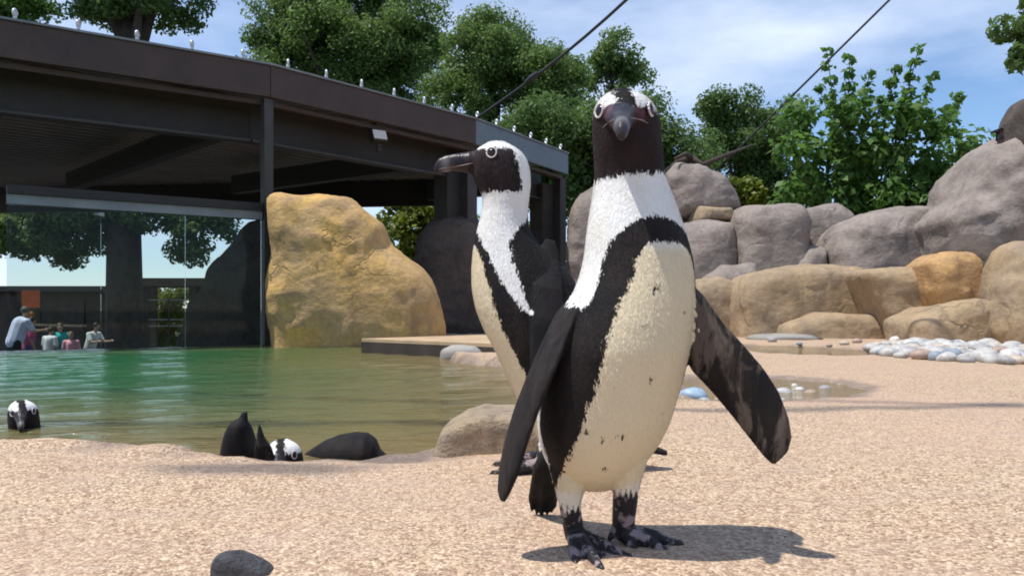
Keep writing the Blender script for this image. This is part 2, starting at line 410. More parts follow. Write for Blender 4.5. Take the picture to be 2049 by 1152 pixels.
for i in range(4):
    a, b = EV[i], EV[i+1]
    o = MB().beam(a+Vector((0, 0, ZR-FH/2)), b+Vector((0, 0, ZR-FH/2)), 0.05, FH).build('fascia', M['fascia_grey'] if i == 3 else M['steel'], sh, bevel=0.006)
    if i == 3: o['label'] = 'blue grey end fascia of the shelter roof'
    MB().beam(a+Vector((0, 0, ZR+0.012)), b+Vector((0, 0, ZR+0.012)), 0.09, 0.02).build('drip_edge', M['steel_grey'], sh)
    ia, ib = inset(EV, 0.13)[i], inset(EV, 0.13)[i+1]
    MB().beam(ia+Vector((0, 0, ZR-FH-0.04)), ib+Vector((0, 0, ZR-FH-0.04)), 0.10, 0.05).build('soffit_trim', M['steel'], sh)
    ga, gb = inset(EV, 0.5)[i]+Vector((0, 0, 2.36)), inset(EV, 0.5)[i+1]+Vector((0, 0, 2.36))
    MB().beam(ga, gb, 0.04, 0.40).build('girder', M['steel_dark'], sh)
    MB().beam(ga-Vector((0, 0, 0.21)), gb-Vector((0, 0, 0.21)), 0.16, 0.025).build('girder_flange', M['post'], sh)
for i, base in enumerate(inset(EV, 0.55)[1:]):
    tdir = (EV[min(i+2, 4)]-EV[i]).normalized(); nn = Vector((-tdir.y, tdir.x, 0)); lens = [9, 6.5, 4.6, 2.2][i]
    MB().beam(base+Vector((0, 0, 2.44)), base+nn*lens+Vector((0, 0, 2.44)), 0.16, 0.30).build('rafter', M['steel_dark'], sh)
MB().beam(Vector((-12, 16.6, 2.55)), Vector((-1.1, 15.25, 2.55)), 0.14, 0.58).build('girder', M['steel_dark'], sh)
# eyebolts on the roof edge
path = []; acc = 0.12
for i in range(1, 4):
    a, b = EV[i], EV[i+1]; l = (b-a).length; s = acc
    while s < l: path.append((a+(b-a)*(s/l), (b-a).normalized())); s += 0.5
    acc = s-l
a, b = EV[0], EV[1]; l = (b-a).length
for s in (0.3, 0.8): path.append((b+(a-b)*(s/l), (b-a).normalized()))
mb = MB()
mb.tube([(0, 0, 0.0), (0, 0, 0.03)], 0.012, 6)
mb.tube([(0.018*math.cos(q), 0, 0.045+0.018*math.sin(q)) for q in np.linspace(-math.pi/2, 1.5*math.pi, 11)], 0.009, 5)
em = mb.mesh('eyebolt', True); em.materials.append(M['clip'])
for p, dd in path:
    o = link('eyebolt', em, None, sh); o.location = p+Vector((0, 0, ZR+0.02)); o.scale = (1.5, 1.5, 1.5); o.rotation_euler = (0, 0, math.atan2(dd.y, dd.x)+1.0)
# posts, header and glazing of the gallery front
GI = inset(EV, 0.06)
def post(p, w, z0, z1, mat='post'): return MB().box((p.x, p.y, (z0+z1)/2), (w, w, z1-z0), Matrix.Rotation(R(42), 3, 'Z')).build('post', M[mat], sh, bevel=0.004)
post(GI[2], 0.10, -1.3, 2.52)
post(GI[1]+Vector((-1.6, -1.10, 0)), 0.10, -1.3, 2.52)
p3 = GI[3]+Vector((-0.05, 0.30, 0)); post(p3, 0.17, -1.3, 2.5)
post(GI[3]+Vector((-0.32, 0.35, 0)), 0.30, -1.3, 2.2, 'steel_dark')
p4 = Vector((0.80, 13.6, 0)); post(p4, 0.14, -1.3, 2.5); post(p4+Vector((-0.28, 0.1, 0)), 0.32, -1.3, 2.4, 'wood_dark')
for i in (0, 1):
    a, b = GI[i], GI[i+1]; tdir = (b-a).normalized()
    a2, b2 = a+tdir*0.06, b-tdir*0.06
    MB().beam(a2+Vector((0, 0, 1.30)), b2+Vector((0, 0, 1.30)), 0.09, 0.085).build('window_header', M['steel_grey'], sh)
    MB().beam(a2+Vector((0, 0, 1.385)), b2+Vector((0, 0, 1.385)), 0.14, 0.08).build('header_channel', M['steel_dark'], sh)
    MB().beam(a2+Vector((0, 0, -0.70)), b2+Vector((0, 0, -0.70)), 0.14, 1.20).build('pool_wall', M['concrete'], sh)
    nP = 3; lg = (b2-a2).length
    for k in range(nP):
        s0, s1 = a2+(b2-a2)*(k/nP+0.0006), a2+(b2-a2)*((k+1)/nP-0.0006)
        tg = MB().beam(s0+Vector((0, 0, 0.58)), s1+Vector((0, 0, 0.58)), 0.02, 1.345)
        if 'glass' not in M:
            t = NT('gallery_glass'); t.t.nodes.remove(t.b)
            tr = t.n('ShaderNodeBsdfTransparent'); tr.inputs[0].default_value = (0.82, 0.87, 0.86, 1)
            gl = t.n('ShaderNodeBsdfGlossy'); gl.inputs['Roughness'].default_value = 0.03; fr = t.n('ShaderNodeFresnel'); fr.inputs[0].default_value = 1.3
            mx = t.n('ShaderNodeMixShader'); t.l(t.math('MULTIPLY', fr.outputs[0], 0.5), mx.inputs[0]); t.l(tr.outputs[0], mx.inputs[1]); t.l(gl.outputs[0], mx.inputs[2]); t.l(mx.outputs[0], t.out.inputs[0]); M['glass'] = t.m
        tg.build('glass_pane', M['glass'], sh)
# floodlight under the eave
fl = empty('floodlight', W(757, 275, 9.75)); tag(fl, 'small floodlight with pale lens bolted under the brown eave', 'floodlight')
c = W(757, 275, 9.70); RM = Matrix.Rotation(R(35), 3, 'Z') @ Matrix.Rotation(R(-25), 3, 'X')
MB().box(c, (0.19, 0.09, 0.15), RM).build('housing', M['steel_dark'], fl, bevel=0.01)
MB().box(c+RM @ Vector((0, -0.05, 0.005)), (0.17, 0.012, 0.12), RM).build('lens', m_plain('pale_lens', (0.62, 0.56, 0.5), 0.25, 0.05, 10), fl, bevel=0.004)
MB().tube([c+Vector((0, 0.02, -0.06)), c+Vector((0.0, 0.02, -0.16))], 0.035, 8).build('sensor', M['steel_dark'], fl)
MB().beam(c+Vector((0, 0.06, 0.05)), c+Vector((-0.1, 0.25, 0.22)), 0.04, 0.02).build('bracket', M['steel_dark'], fl)
fl = empty('spotlight', W(200, 426, 7.7)); tag(fl, 'little white spotlight hanging below the grey window header', 'spotlight')
c = W(200, 429, 7.72)
MB().tube([c+Vector((-0.045, -0.02, 0.005)), c+Vector((0.045, -0.02, -0.005))], [0.016, 0.022], 10).build('lamp_head', M['clip'], fl)
MB().tube([c+Vector((0, -0.02, 0.01)), c+Vector((0, -0.02, 0.07))], 0.008, 6).build('stem', M['steel_dark'], fl)
# cables
def cable(pts, r, label):
    o = MB().tube(pts, r, 6).build('cable', M['cable'], None, True); tag(o, label, 'cable'); return o
a = EV[3]+Vector((0.02, 0.02, ZR+0.02)); b = W(1205, 0, 9.2); e = b+(b-a)*1.2
c1 = cable([a+(e-a)*s+Vector((0, 0, -0.25*math.sin(math.pi*s))) for s in np.linspace(0, 1, 16)], 0.018, 'black steel cable rising from the corner of the shelter roof')
p = a+(e-a)*0.20+Vector((0, 0, -0.14)); q = a+(e-a)*0.245+Vector((0, 0, -0.16))
MB().tube([p, (p+q)/2, q], [0.03, 0.045, 0.03], 8).build('turnbuckle', M['cable'], c1)
a = W(1430, 345, 15); b = W(1780, 0, 13); e = b+(b-a)*0.8
cable([a+(e-a)*s for s in np.linspace(0, 1, 10)], 0.018, 'black cable slanting up out of the leafy shrub above the grey rocks')
def at_h(gx, gy, z): return Vector((gx, gy, 0))+to_sun*(z/to_sun.z)  # point up the sun ray; cables added above the view to throw shadow streaks
cable([at_h(x, 2.66+0.10*max(0, x-0.9)**1.3+0.0*x, 13+0.1*x) for x in np.linspace(-3.5, 7, 20)], 0.034, 'unseen overhead cable added to cast a soft shadow streak over the sand')
cable([at_h(x, 3.15-0.28*x+0.03*x*x, 12) for x in np.linspace(-3, 6.5, 16)], 0.022, 'second unseen overhead cable added to cast a crossing shadow on the sand')

# ------------------------------------------------------------------ rocks
def boulder(name, outline, D, depth, mat, label, seed, box=0.7, amp=0.05, group=None, D2=None, cen=None, cat='rock', base=None, res=44):
    """outline: photo-measured silhouette points, turned into metres at distance D; depth: real thickness (front, back)"""
    pts = [W(x, y, D) for x, y in outline]
    cx = sum(p.x for p in pts)/len(pts); cz = sum(p.z for p in pts)/len(pts)
    if cen: c = W(*cen, D); cx, cz = c.x, c.z
    poly = np.array([(p.x-cx, p.z-cz) for p in pts]); n = len(poly)
    def rad(th):
        d = np.array([math.cos(th), math.sin(th)]); best = 0.004
        for i in range(n):
            a, b = poly[i], poly[(i+1) % n]; e = b-a; den = d[0]*e[1]-d[1]*e[0]
            if abs(den) < 1e-9: continue
            tt = (a[0]*e[1]-a[1]*e[0])/den; uu = (a[0]*d[1]-a[1]*d[0])/den
            if tt > 0 and -1e-6 <= uu <= 1+1e-6: best = max(best, tt)
        return best
    NA = res*2; rr = np.array([rad(2*math.pi*j/NA) for j in range(NA)])
    w = np.array([0.2, 0.6, 0.2]); rr = np.convolve(np.concatenate([rr[-1:], rr, rr[:1]]), w, 'valid')
    df, db = depth; rings = []
    sg = lambda v, p: math.copysign(abs(v)**p, v)
    for i in range(1, res):
        psi = math.pi*i/res; s_ = math.sin(psi)**box; c_ = sg(math.cos(psi), box)
        ring = []
        for j in range(NA):
            th = 2*math.pi*j/NA; r = rr[j]*s_
            p = Vector((cx+r*math.cos(th), D-(df if c_ > 0 else db)*c_, cz+r*math.sin(th)))
            nd = Vector((math.cos(th)*s_, -c_, math.sin(th)*s_)).normalized()
            q = p*1.0+Vector((seed*3.1, seed*1.7, seed))
            dv = noise.fractal(q*1.8, 1.0, 2.0, 4)*amp + abs(noise.noise(q*4.0))*amp*-0.5
            ring.append(p+nd*dv)
        rings.append(ring)
    mb = MB().loft(rings)
    o = mb.build(name, M[mat], None, True); tag(o, label, cat, group); return o

# golden boulder by the pool
boulder('boulder', [(548, 400), (575, 390), (640, 388), (695, 394), (735, 420), (770, 455), (786, 492), (830, 530), (868, 562), (884, 592), (888, 660), (880, 730), (560, 740), (545, 640), (547, 520)], 8.6, (0.55, 0.5), 'rock_gold',
        'tall golden sandstone boulder standing at the pool edge beside the shelter post', 1.0, 0.5, 0.06, cen=(690, 560), res=64)
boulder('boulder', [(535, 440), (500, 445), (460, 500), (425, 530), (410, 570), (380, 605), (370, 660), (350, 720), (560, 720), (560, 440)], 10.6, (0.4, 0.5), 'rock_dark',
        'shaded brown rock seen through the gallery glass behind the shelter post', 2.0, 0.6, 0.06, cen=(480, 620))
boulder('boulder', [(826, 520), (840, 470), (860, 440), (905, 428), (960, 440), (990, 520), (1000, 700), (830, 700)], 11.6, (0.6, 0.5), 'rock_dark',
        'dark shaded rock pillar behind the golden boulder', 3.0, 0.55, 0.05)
boulder('boulder', [(1140, 420), (1155, 392), (1190, 372), (1240, 390), (1255, 500), (1240, 700), (1130, 700), (1130, 560)], 12.6, (0.5, 0.6), 'rock_grey',
        'grey rock column standing between the two tall penguins and the shelter', 4.0, 0.6, 0.06)
# upper grey rockwork
UG = 'grey rocks of the rear wall'
boulder('boulder', [(1320, 360), (1345, 332), (1395, 330), (1428, 355), (1455, 390), (1470, 425), (1440, 450), (1320, 450)], 12.0, (0.7, 0.7), 'rock_grey', 'cracked grey boulder lying on top of the rear rock wall beside the trees', 5, 0.6, 0.07, UG)
boulder('boulder', [(1380, 415), (1455, 420), (1462, 450), (1375, 452)], 11.7, (0.5, 0.6), 'rock_tan', 'small tan block wedged under the cracked grey boulder', 5.5, 0.6, 0.04, UG)
boulder('boulder', [(1355, 450), (1400, 442), (1455, 448), (1466, 500), (1455, 580), (1430, 640), (1340, 640), (1335, 500)], 11.4, (0.6, 0.6), 'rock_grey', 'squarish grey rock below the small tan block', 6, 0.55, 0.05, UG)
boulder('boulder', [(1464, 440), (1478, 416), (1530, 410), (1585, 416), (1602, 450), (1600, 540), (1560, 640), (1470, 640), (1462, 520)], 11.2, (0.7, 0.7), 'rock_grey', 'upright pinkish grey rock with flat top in the rear wall', 7, 0.5, 0.05, UG)
boulder('boulder', [(1585, 440), (1600, 420), (1660, 413), (1692, 430), (1700, 520), (1680, 640), (1580, 640)], 11.5, (0.5, 0.6), 'rock_grey', 'narrow grey rock set back between two larger rear wall rocks', 8, 0.55, 0.05, UG)
boulder('boulder', [(1545, 540), (1600, 490), (1640, 500), (1650, 560), (1640, 640), (1530, 640)], 10.9, (0.45, 0.5), 'rock_grey', 'low wedge of grey rock filling the gap in the rear wall', 8.5, 0.7, 0.05, UG)
boulder('boulder', [(1640, 500), (1655, 460), (1700, 432), (1770, 416), (1825, 420), (1862, 450), (1880, 520), (1870, 640), (1650, 640)], 10.8, (0.75, 0.7), 'rock_grey', 'broad rounded grey boulder, the widest of the rear wall', 9, 0.6, 0.06, UG)
boulder('boulder', [(1400, 560), (1440, 530), (1500, 525), (1540, 560), (1550, 640), (1390, 640)], 10.85, (0.5, 0.5), 'rock_grey', 'low grey rock sloping down onto the tan wall', 9.5, 0.65, 0.05, UG)
boulder('boulder', [(1868, 440), (1905, 400), (1925, 340), (1945, 300), (1985, 285), (2050, 270), (2140, 280), (2170, 500), (2150, 720), (1900, 720), (1880, 520)], 9.6, (0.8, 0.9), 'rock_grey', 'tallest grey brown boulder at the end of the rear wall carrying the small box lamp', 10, 0.5, 0.09)
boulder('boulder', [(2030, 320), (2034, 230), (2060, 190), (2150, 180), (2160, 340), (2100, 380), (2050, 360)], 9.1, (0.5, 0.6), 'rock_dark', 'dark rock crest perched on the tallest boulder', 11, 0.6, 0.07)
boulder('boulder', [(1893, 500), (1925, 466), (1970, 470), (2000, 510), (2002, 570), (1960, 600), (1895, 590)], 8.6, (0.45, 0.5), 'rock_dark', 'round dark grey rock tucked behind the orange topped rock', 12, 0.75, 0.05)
boulder('boulder', [(1975, 560), (2000, 500), (2060, 480), (2120, 500), (2130, 740), (1985, 740), (1968, 660)], 8.0, (0.5, 0.6), 'rock_tan', 'tan rock column with grey streaks at the foot of the tallest boulder', 13, 0.55, 0.06)
# lower tan wall: separate courses with open joints
TW = 'tan rocks of the low wall'
boulder('wall_rock', [(1352, 600), (1380, 560), (1440, 552), (1476, 570), (1480, 700), (1340, 700)], 10.5, (0.45, 0.6), 'rock_tan', 'tan rock block at the penguin end of the low wall', 14, 0.5, 0.04, TW)
boulder('wall_rock', [(1468, 570), (1490, 545), (1560, 535), (1640, 530), (1705, 535), (1722, 570), (1740, 620), (1745, 710), (1470, 710)], 9.9, (0.5, 0.7), 'rock_tan', 'long tan wall block with faint curved cracks', 15, 0.42, 0.05, TW)
boulder('wall_rock', [(1708, 545), (1730, 536), (1800, 534), (1868, 540), (1900, 560), (1915, 640), (1910, 720), (1780, 720), (1752, 650), (1728, 600)], 9.1, (0.5, 0.7), 'rock_tan', 'tan wall block below the broad grey boulder with a diagonal joint', 16, 0.42, 0.05, TW)
boulder('wall_rock', [(1838, 530), (1870, 508), (1920, 500), (1948, 505), (1965, 545), (1966, 600), (1950, 640), (1860, 640), (1842, 580)], 8.55, (0.4, 0.6), 'rock_orange', 'orange topped rock jutting above the low tan wall', 17, 0.6, 0.05)
boulder('wall_rock', [(1800, 640), (1850, 610), (1960, 600), (1982, 640), (1985, 735), (1800, 735)], 8.3, (0.42, 0.6), 'rock_tan', 'brownish tan rock at the base of the wall behind the cobbles', 18, 0.5, 0.05, TW)
boulder('wall_rock', [(1560, 650), (1640, 625), (1740, 630), (1800, 660), (1815, 730), (1550, 715)], 9.25, (0.3, 0.5), 'rock_tan', 'low grey tan ledge at the foot of the long wall block', 19, 0.6, 0.04, TW)
# pale slab, shore stones, dock rocks
boulder('stone_slab', [(1490, 672), (1560, 667), (1645, 671), (1650, 683), (1480, 684)], 9.0, (0.35, 0.3), 'concrete', 'pale flat stone slab lying before the tan wall', 20, 0.5, 0.01, cat='slab', res=24)
boulder('shore_rock', [(882, 700), (905, 692), (950, 692), (972, 704), (968, 725), (880, 725)], 6.2, (0.12, 0.15), 'concrete', 'small grey rock at the waterline below the timber dock', 21, 0.7, 0.02, res=28)
boulder('step_rock', [(868, 900), (885, 850), (925, 822), (965, 812), (1090, 815), (1130, 850), (1140, 930), (1000, 935), (875, 935)], 1.95, (0.13, 0.16), 'rock_small', 'squat tan stone step at the pool edge behind the penguins', 22, 0.30, 0.024, res=56)
boulder('stone', [(424, 1125), (432, 1108), (470, 1104), (500, 1114), (525, 1126), (545, 1140), (556, 1180), (420, 1180)], 0.985, (0.02, 0.03), 'rock_slate', 'jagged slate grey stone poking up from the sand by itself', 23, 0.6, 0.004, cat='stone', res=28)

# floating dock
A = G(722, 677, 0.07); B = G(1012, 688, 0.07); C = G(1075, 660, 0.03); Dd = G(930, 655.5, 0.03)
dock = empty('floating_dock', ((A.x+B.x)/2, (A.y+B.y)/2, ZW)); tag(dock, 'low tan timber plank dock floating before the golden boulder', 'dock')
A2 = Vector((A.x, A.y, 0)); B2 = Vector((B.x, B.y, 0)); ax = (B2-A2).normalized(); ay = Vector((-ax.y, ax.x, 0)); LN, WD = (B2-A2).length, 1.5
npl = 10
for k in range(npl):
    p = A2+ay*(WD*(k+0.5)/npl); MB().beam(p+Vector((0, 0, 0.055)), p+ax*LN+Vector((0, 0, 0.055)), WD/npl-0.012, 0.03).build('plank', M['wood'], dock, bevel=0.003)
for s in (0.05, 0.5, 0.95):
    MB().beam(A2+ax*LN*s+ay*0.02+Vector((0, 0, -0.01)), A2+ax*LN*s+ay*(WD-0.02)+Vector((0, 0, -0.01)), 0.09, 0.095).build('bearer', M['wood_dark'], dock)
MB().beam(A2+ay*0.03+Vector((0, 0, -0.012)), A2+ax*LN+ay*0.03+Vector((0, 0, -0.012)), 0.05, 0.10).build('side_rail', M['wood_dark'], dock)

# cobbles
cmeshes = []
for k in range(6):
    bm = bmesh.new(); bmesh.ops.create_icosphere(bm, subdivisions=2, radius=1)
    sx, sy, sz = RNG.uniform(0.8, 1.25), RNG.uniform(0.75, 1.1), RNG.uniform(0.5, 0.72)
    for v in bm.verts:
        n_ = 1+0.22*noise.noise(v.co*1.3+Vector((k*9.1, 0, 0))); v.co = Vector((v.co.x*sx, v.co.y*sy, v.co.z*sz))*n_
    m = bpy.data.meshes.new('cobble'); bm.to_mesh(m); bm.free(); m.polygons.foreach_set('use_smooth', [True]*len(m.polygons)); cmeshes.append(m)
CNAMES = ['pale grey', 'off white', 'slate blue', 'warm tan', 'reddish brown', 'mid grey']
CCOL = [(0.46, 0.44, 0.41), (0.60, 0.57, 0.53), (0.24, 0.28, 0.32), (0.50, 0.42, 0.33), (0.37, 0.27, 0.21), (0.33, 0.31, 0.30)]
for m, nm_, c_ in zip(cmeshes, CNAMES, CCOL): m.materials.append(m_plain('cobble_'+nm_.replace(' ', '_'), c_, 0.6, 0.22, 2.5, 0, 0.3))
def cobble(x, y, z, s, label, group):
    ci = int(RNG.choice(6, p=[.3, .2, .12, .18, .08, .12])); label = ('large ' if s > 0.062 else 'small ' if s < 0.047 and 'strip' in label else '')+CNAMES[ci]+' '+label
    o = bpy.data.objects.new('cobble', cmeshes[ci]); COL.objects.link(o); o.location = (x, y, z+s*0.32)
    o.scale = (s, s, s*RNG.uniform(0.8, 1.1)); o.rotation_euler = (RNG.uniform(-.2, .2), RNG.uniform(-.2, .2), RNG.uniform(0, 6.28)); tag(o, label, 'cobble', group)
placed = []
strip = [(1735, 700), (1790, 690), (1860, 688), (1950, 694), (2100, 700), (2130, 728), (2040, 731), (1950, 726), (1850, 720), (1770, 712)]
sp_poly = [(G(x, y).x, G(x, y).y) for x, y in strip]
xs_ = [p[0] for p in sp_poly]; ys_ = [p[1] for p in sp_poly]; tries = 0
while len(placed) < 190 and tries < 9000:
    tries += 1; x, y, s = RNG.uniform(min(xs_), max(xs_)), RNG.uniform(min(ys_), max(ys_)), RNG.uniform(0.035, 0.085)
    if sdf_poly([(x, y)], sp_poly)[0] > 0: continue
    if any((x-a)**2+(y-b)**2 < (0.82*(s+c))**2 for a, b, c in placed): continue
    placed.append((x, y, s)); cobble(x, y, 0.0, s, 'smooth cobble in the strip of cobbles along the rock wall', 'cobbles along the rock wall')
for px, py, s in [(1372, 798, .03), (1410, 802, .024), (1500, 797, .03), (1530, 790, .036), (1570, 786, .033), (1600, 780, .026), (1560, 800, .022), (1620, 786, .03), (1650, 777, .026), (1345, 806, .02), (1480, 806, .018), (1440, 800, .026), (1590, 772, .02), (1678, 770, .018)]:
    p = G(px, py, -0.02); cobble(p.x, p.y, -0.03, s, 'rounded pebble at the rim of the small puddle on the sand', 'pebbles by the puddle')
p = G(1386, 797, -0.02); o = bpy.data.objects.new('cobble', cmeshes[0].copy()); COL.objects.link(o); o.data.materials.clear(); o.data.materials.append(m_plain('blue_stone', (0.30, 0.40, 0.48), 0.5, 0.15, 3))
o.location = (p.x, p.y-0.02, -0.005); o.scale = (0.052, 0.05, 0.045); tag(o, 'pale blue rounded pebble by the puddle, the largest there', 'cobble')
for px, py, s in [(1545, 683, .05), (1600, 690, .03), (1790, 684, .06), (1690, 690, .045), (1715, 686, .05), (1660, 693, .03)]:
    p = G(px, py); cobble(p.x, p.y, 0.0, s, 'stray pebble lying near the flat stone slab', 'stray pebbles near the slab')

# lamp box on the tall boulder, dead branch
lb = empty('box_lamp', W(2012, 292, 9.5)); tag(lb, 'small dark box lamp on a short post atop the tallest boulder', 'lamp')
c = W(2012, 272, 9.5); MB().box(c, (0.15, 0.15, 0.10)).build('lamp_box', M['steel_dark'], lb, bevel=0.006)
MB().box(c+Vector((-0.01, 0, 0.06)), (0.22, 0.20, 0.022)).build('lamp_lid', M['steel_dark'], lb, bevel=0.004)
MB().tube([c+Vector((0, 0, -0.04)), c+Vector((0, 0, -0.22))], 0.03, 8).build('lamp_post', M['steel_dark'], lb)
br = MB(); br.tube([W(1335, 345, 11.9), W(1360, 322, 11.7), W(1385, 318, 11.6), W(1405, 330, 11.5), W(1450, 312, 11.6), W(1505, 290, 11.8)], [0.05, 0.05, 0.06, 0.04, 0.03, 0.012], 8)
br.tube([W(1385, 318, 11.6), W(1372, 308, 11.5), W(1350, 318, 11.45)], [0.05, 0.035, 0.02], 8)
o = br.build('dead_branch', M['bark'], None, True); tag(o, 'bare grey dead branch lying on top of the cracked grey boulder', 'branch')

# ------------------------------------------------------------------ trees
def leaves(mbname, clumps, n, size, mat, parent, up=0.35, shell=0.55, aspect=0.55):
    cs = np.array([c[0] for c in clumps]); rs = np.array([c[1] for c in clumps])
    wgt = rs**2; idx = RNG.choice(len(cs), n, p=wgt/wgt.sum())
    d = RNG.normal(size=(n, 3)); d /= np.linalg.norm(d, axis=1)[:, None]
    rr = (shell+(1-shell)*RNG.random(n)**0.6)
    flat = np.array([1, 1, 0.8])
    P = cs[idx]+d*flat*(rs[idx]*rr)[:, None]
    nrm = d*0.7+np.array([0, 0, up])+RNG.normal(size=(n, 3))*0.55; nrm /= np.linalg.norm(nrm, axis=1)[:, None]
    tg = np.cross(nrm, RNG.normal(size=(n, 3))); tg /= np.linalg.norm(tg, axis=1)[:, None]; bt = np.cross(nrm, tg)
    s = size*RNG.uniform(0.6, 1.35, n)[:, None]
    V = np.stack([P-tg*s, P+bt*s*aspect+nrm*s*0.12, P+tg*s, P-bt*s*aspect+nrm*s*0.12], 1).reshape(-1, 3)
    m = bpy.data.meshes.new(mbname); m.vertices.add(4*n); m.vertices.foreach_set('co', V.ravel().astype(np.float32))
    m.loops.add(4*n); m.loops.foreach_set('vertex_index', np.arange(4*n, dtype=np.int32)); m.polygons.add(n)
    m.polygons.foreach_set('loop_start', np.arange(0, 4*n, 4, dtype=np.int32)); m.update(calc_edges=True); m.validate()
    return link(mbname, m, mat, parent)
def tree(name, label, base, trunk_top, r0, lobes, n, size, mat, nclump=60, cr=(0.35, 0.8), group=None, limbs=9, cat='tree', up=0.35, lean=0.2, trunks=None, shell=0.55):
    """lobes: list of (centre, (rx, ry, rz)) that the crown fills with leaf clumps"""
    base = Vector(base); tp = Vector(trunk_top); root = empty(name, base); tag(root, label, cat, group)
    vol = np.array([l[1][0]*l[1][1]*l[1][2] for l in lobes]); cl = []
    for k in range(nclump):
        l = lobes[int(RNG.choice(len(lobes), p=vol/vol.sum()))]
        d = RNG.normal(size=3); d /= np.linalg.norm(d); d *= RNG.random()**0.38
        cl.append((np.array(l[0])+d*np.array(l[1])*0.88, RNG.uniform(*cr)))
    leaves('crown', cl, n, size, mat, root, up, shell)
    mb = MB(); mid = (base+tp)/2+Vector((RNG.uniform(-lean, lean), RNG.uniform(-lean, lean), 0))
    mb.tube([base, base+(mid-base)*0.12, mid, tp], [r0*1.35, r0, r0*0.82, r0*0.6], 10)
    for c, r in (cl[::max(1, len(cl)//limbs)])[:limbs]:
        c = Vector(c); st = base+(tp-base)*RNG.uniform(0.55, 1.0); md = (st+c)/2+Vector((0, 0, 0.15*(c-st).length))
        mb.tube([st, md, c], [r0*0.38, r0*0.22, r0*0.06], 6)
    mb.build('trunk', M['bark'], root, True); return root
ZG = -1.36
def LB(px, py, D, rx, ry, rz): p = W(px, py, D); return ((p.x, p.y, p.z), (rx, ry, rz))
def pxm(D): return D/F
D = 24; u = pxm(D)
tree('oak_tree', 'large dense green tree rising behind the shelter roof', (GX(690, D), D, ZG), W(690, 150, D), 0.35,
     [LB(690, 90, D, 200*u, 2.2, 130*u), LB(600, 40, D, 110*u, 1.6, 80*u), LB(560, 120, D, 90*u, 1.6, 85*u), LB(830, 80, D, 90*u, 1.8, 100*u), LB(660, -20, D, 120*u, 1.8, 60*u), LB(760, 190, D, 130*u, 1.6, 60*u)], 110000, 0.052, M['leaf_a'], 380, (0.30, 0.62), shell=0.1)
D = 22; u = pxm(D)
tree('oak_tree', 'rounded green tree between the large dense tree and the thin sapling', (GX(990, D), D, ZG), W(990, 200, D), 0.28,
     [LB(985, 110, D, 115*u, 1.6, 82*u), LB(1075, 160, D, 105*u, 1.6, 85*u), LB(1110, 240, D, 90*u, 1.4, 70*u), LB(930, 190, D, 95*u, 1.4, 75*u)], 64000, 0.048, M['leaf_a'], 260, (0.28, 0.55), shell=0.1)
D = 30; u = pxm(D)
tree('thin_tree', 'thin airy tree with sparse leaves beyond the rounded tree', (GX(1215, D), D, ZG), W(1222, 95, D), 0.10,
     [LB(1228, 108, D, 65*u, 0.9, 42*u), LB(1200, 150, D, 60*u, 0.9, 40*u), LB(1262, 140, D, 40*u, 0.8, 40*u)], 6000, 0.075, M['leaf_a'], 46, (0.25, 0.55), limbs=20, shell=0.1)
D = 17; u = pxm(D)
tree('dark_tree', 'dark green leafy tree filling the gap behind the front penguin', (GX(1180, D), D, ZG), W(1180, 330, D), 0.22,
     [LB(1100, 290, D, 135*u, 1.2, 100*u), LB(1235, 265, D, 130*u, 1.3, 105*u), LB(1350, 330, D, 90*u, 1.0, 95*u), LB(1180, 380, D, 170*u, 1.0, 70*u)], 64000, 0.046, M['leaf_b'], 260, (0.28, 0.52), shell=0.1)
D = 20; u = pxm(D)
tree('bushy_tree', 'bushy dark tree standing beyond the cracked grey boulder', (GX(1480, D), D, ZG), W(1480, 330, D), 0.18,
     [LB(1455, 225, D, 70*u, 1.0, 48*u), LB(1490, 290, D, 90*u, 1.1, 75*u), LB(1550, 260, D, 60*u, 0.9, 70*u), LB(1560, 380, D, 90*u, 0.9, 60*u)], 34000, 0.048, M['leaf_b'], 170, (0.2, 0.42), shell=0.1)
D = 13; u = pxm(D)
# near shrub with upright shoots
root = empty('leafy_shrub', (GX(1750, D), D, -0.2)); tag(root, 'bright green leafy shrub with upright shoots above the broad grey boulder', 'shrub')
mb = MB(); cl = []
shoots = [(1655, 105), (1700, 120), (1738, 150), (1790, 140), (1838, 98), (1868, 150), (1915, 195), (1935, 290), (1905, 345), (1640, 180), (1600, 230), (1585, 300), (1760, 200), (1820, 230), (1880, 250), (1700, 220), (1650, 300), (1740, 300), (1800, 320), (1860, 340), (1620, 370), (1690, 370), (1770, 390), (1840, 400), (1900, 400), (1580, 400)]
for k, (x, y) in enumerate(shoots):
    tip = W(x, y, D+RNG.uniform(-0.6, 0.6)); b0 = Vector((GX(1750+RNG.uniform(-70, 70), D), D+RNG.uniform(-0.2, 0.2), -0.2)); md = b0+(tip-b0)*0.5+Vector((RNG.uniform(-.1, .1), 0, 0.1))
    mb.tube([b0, md, tip], [0.035, 0.02, 0.005], 5)
    for s in np.linspace(0.45, 1.0, 12):
        q = b0*(1-s)**2+md*2*s*(1-s)+tip*s*s; q = b0+(md-b0)*min(1, s*2) if s < 0.5 else md+(tip-md)*(s*2-1)
        cl.append((np.array(q), 0.24-0.13*s))
    if y > 200: cl.append((np.array(tip), 0.38))
mb.build('stem', M['bark'], root, True)
leaves('foliage', cl, 11500, 0.072, M['leaf_c'], root, 0.6, 0.25, 0.6)
D = 11; u = pxm(D)
tree('maple_tree', 'green tree branch end hanging in beside the dark rock crest', (GX(2230, D), D, -0.3), W(2180, 40, D), 0.14,
     [LB(2050, 60, D, 55*u, 0.4, 75*u), LB(2120, 20, D, 80*u, 0.5, 90*u)], 4200, 0.06, M['leaf_a'], 40, (0.12, 0.24))
D = 20.5; u = pxm(D)
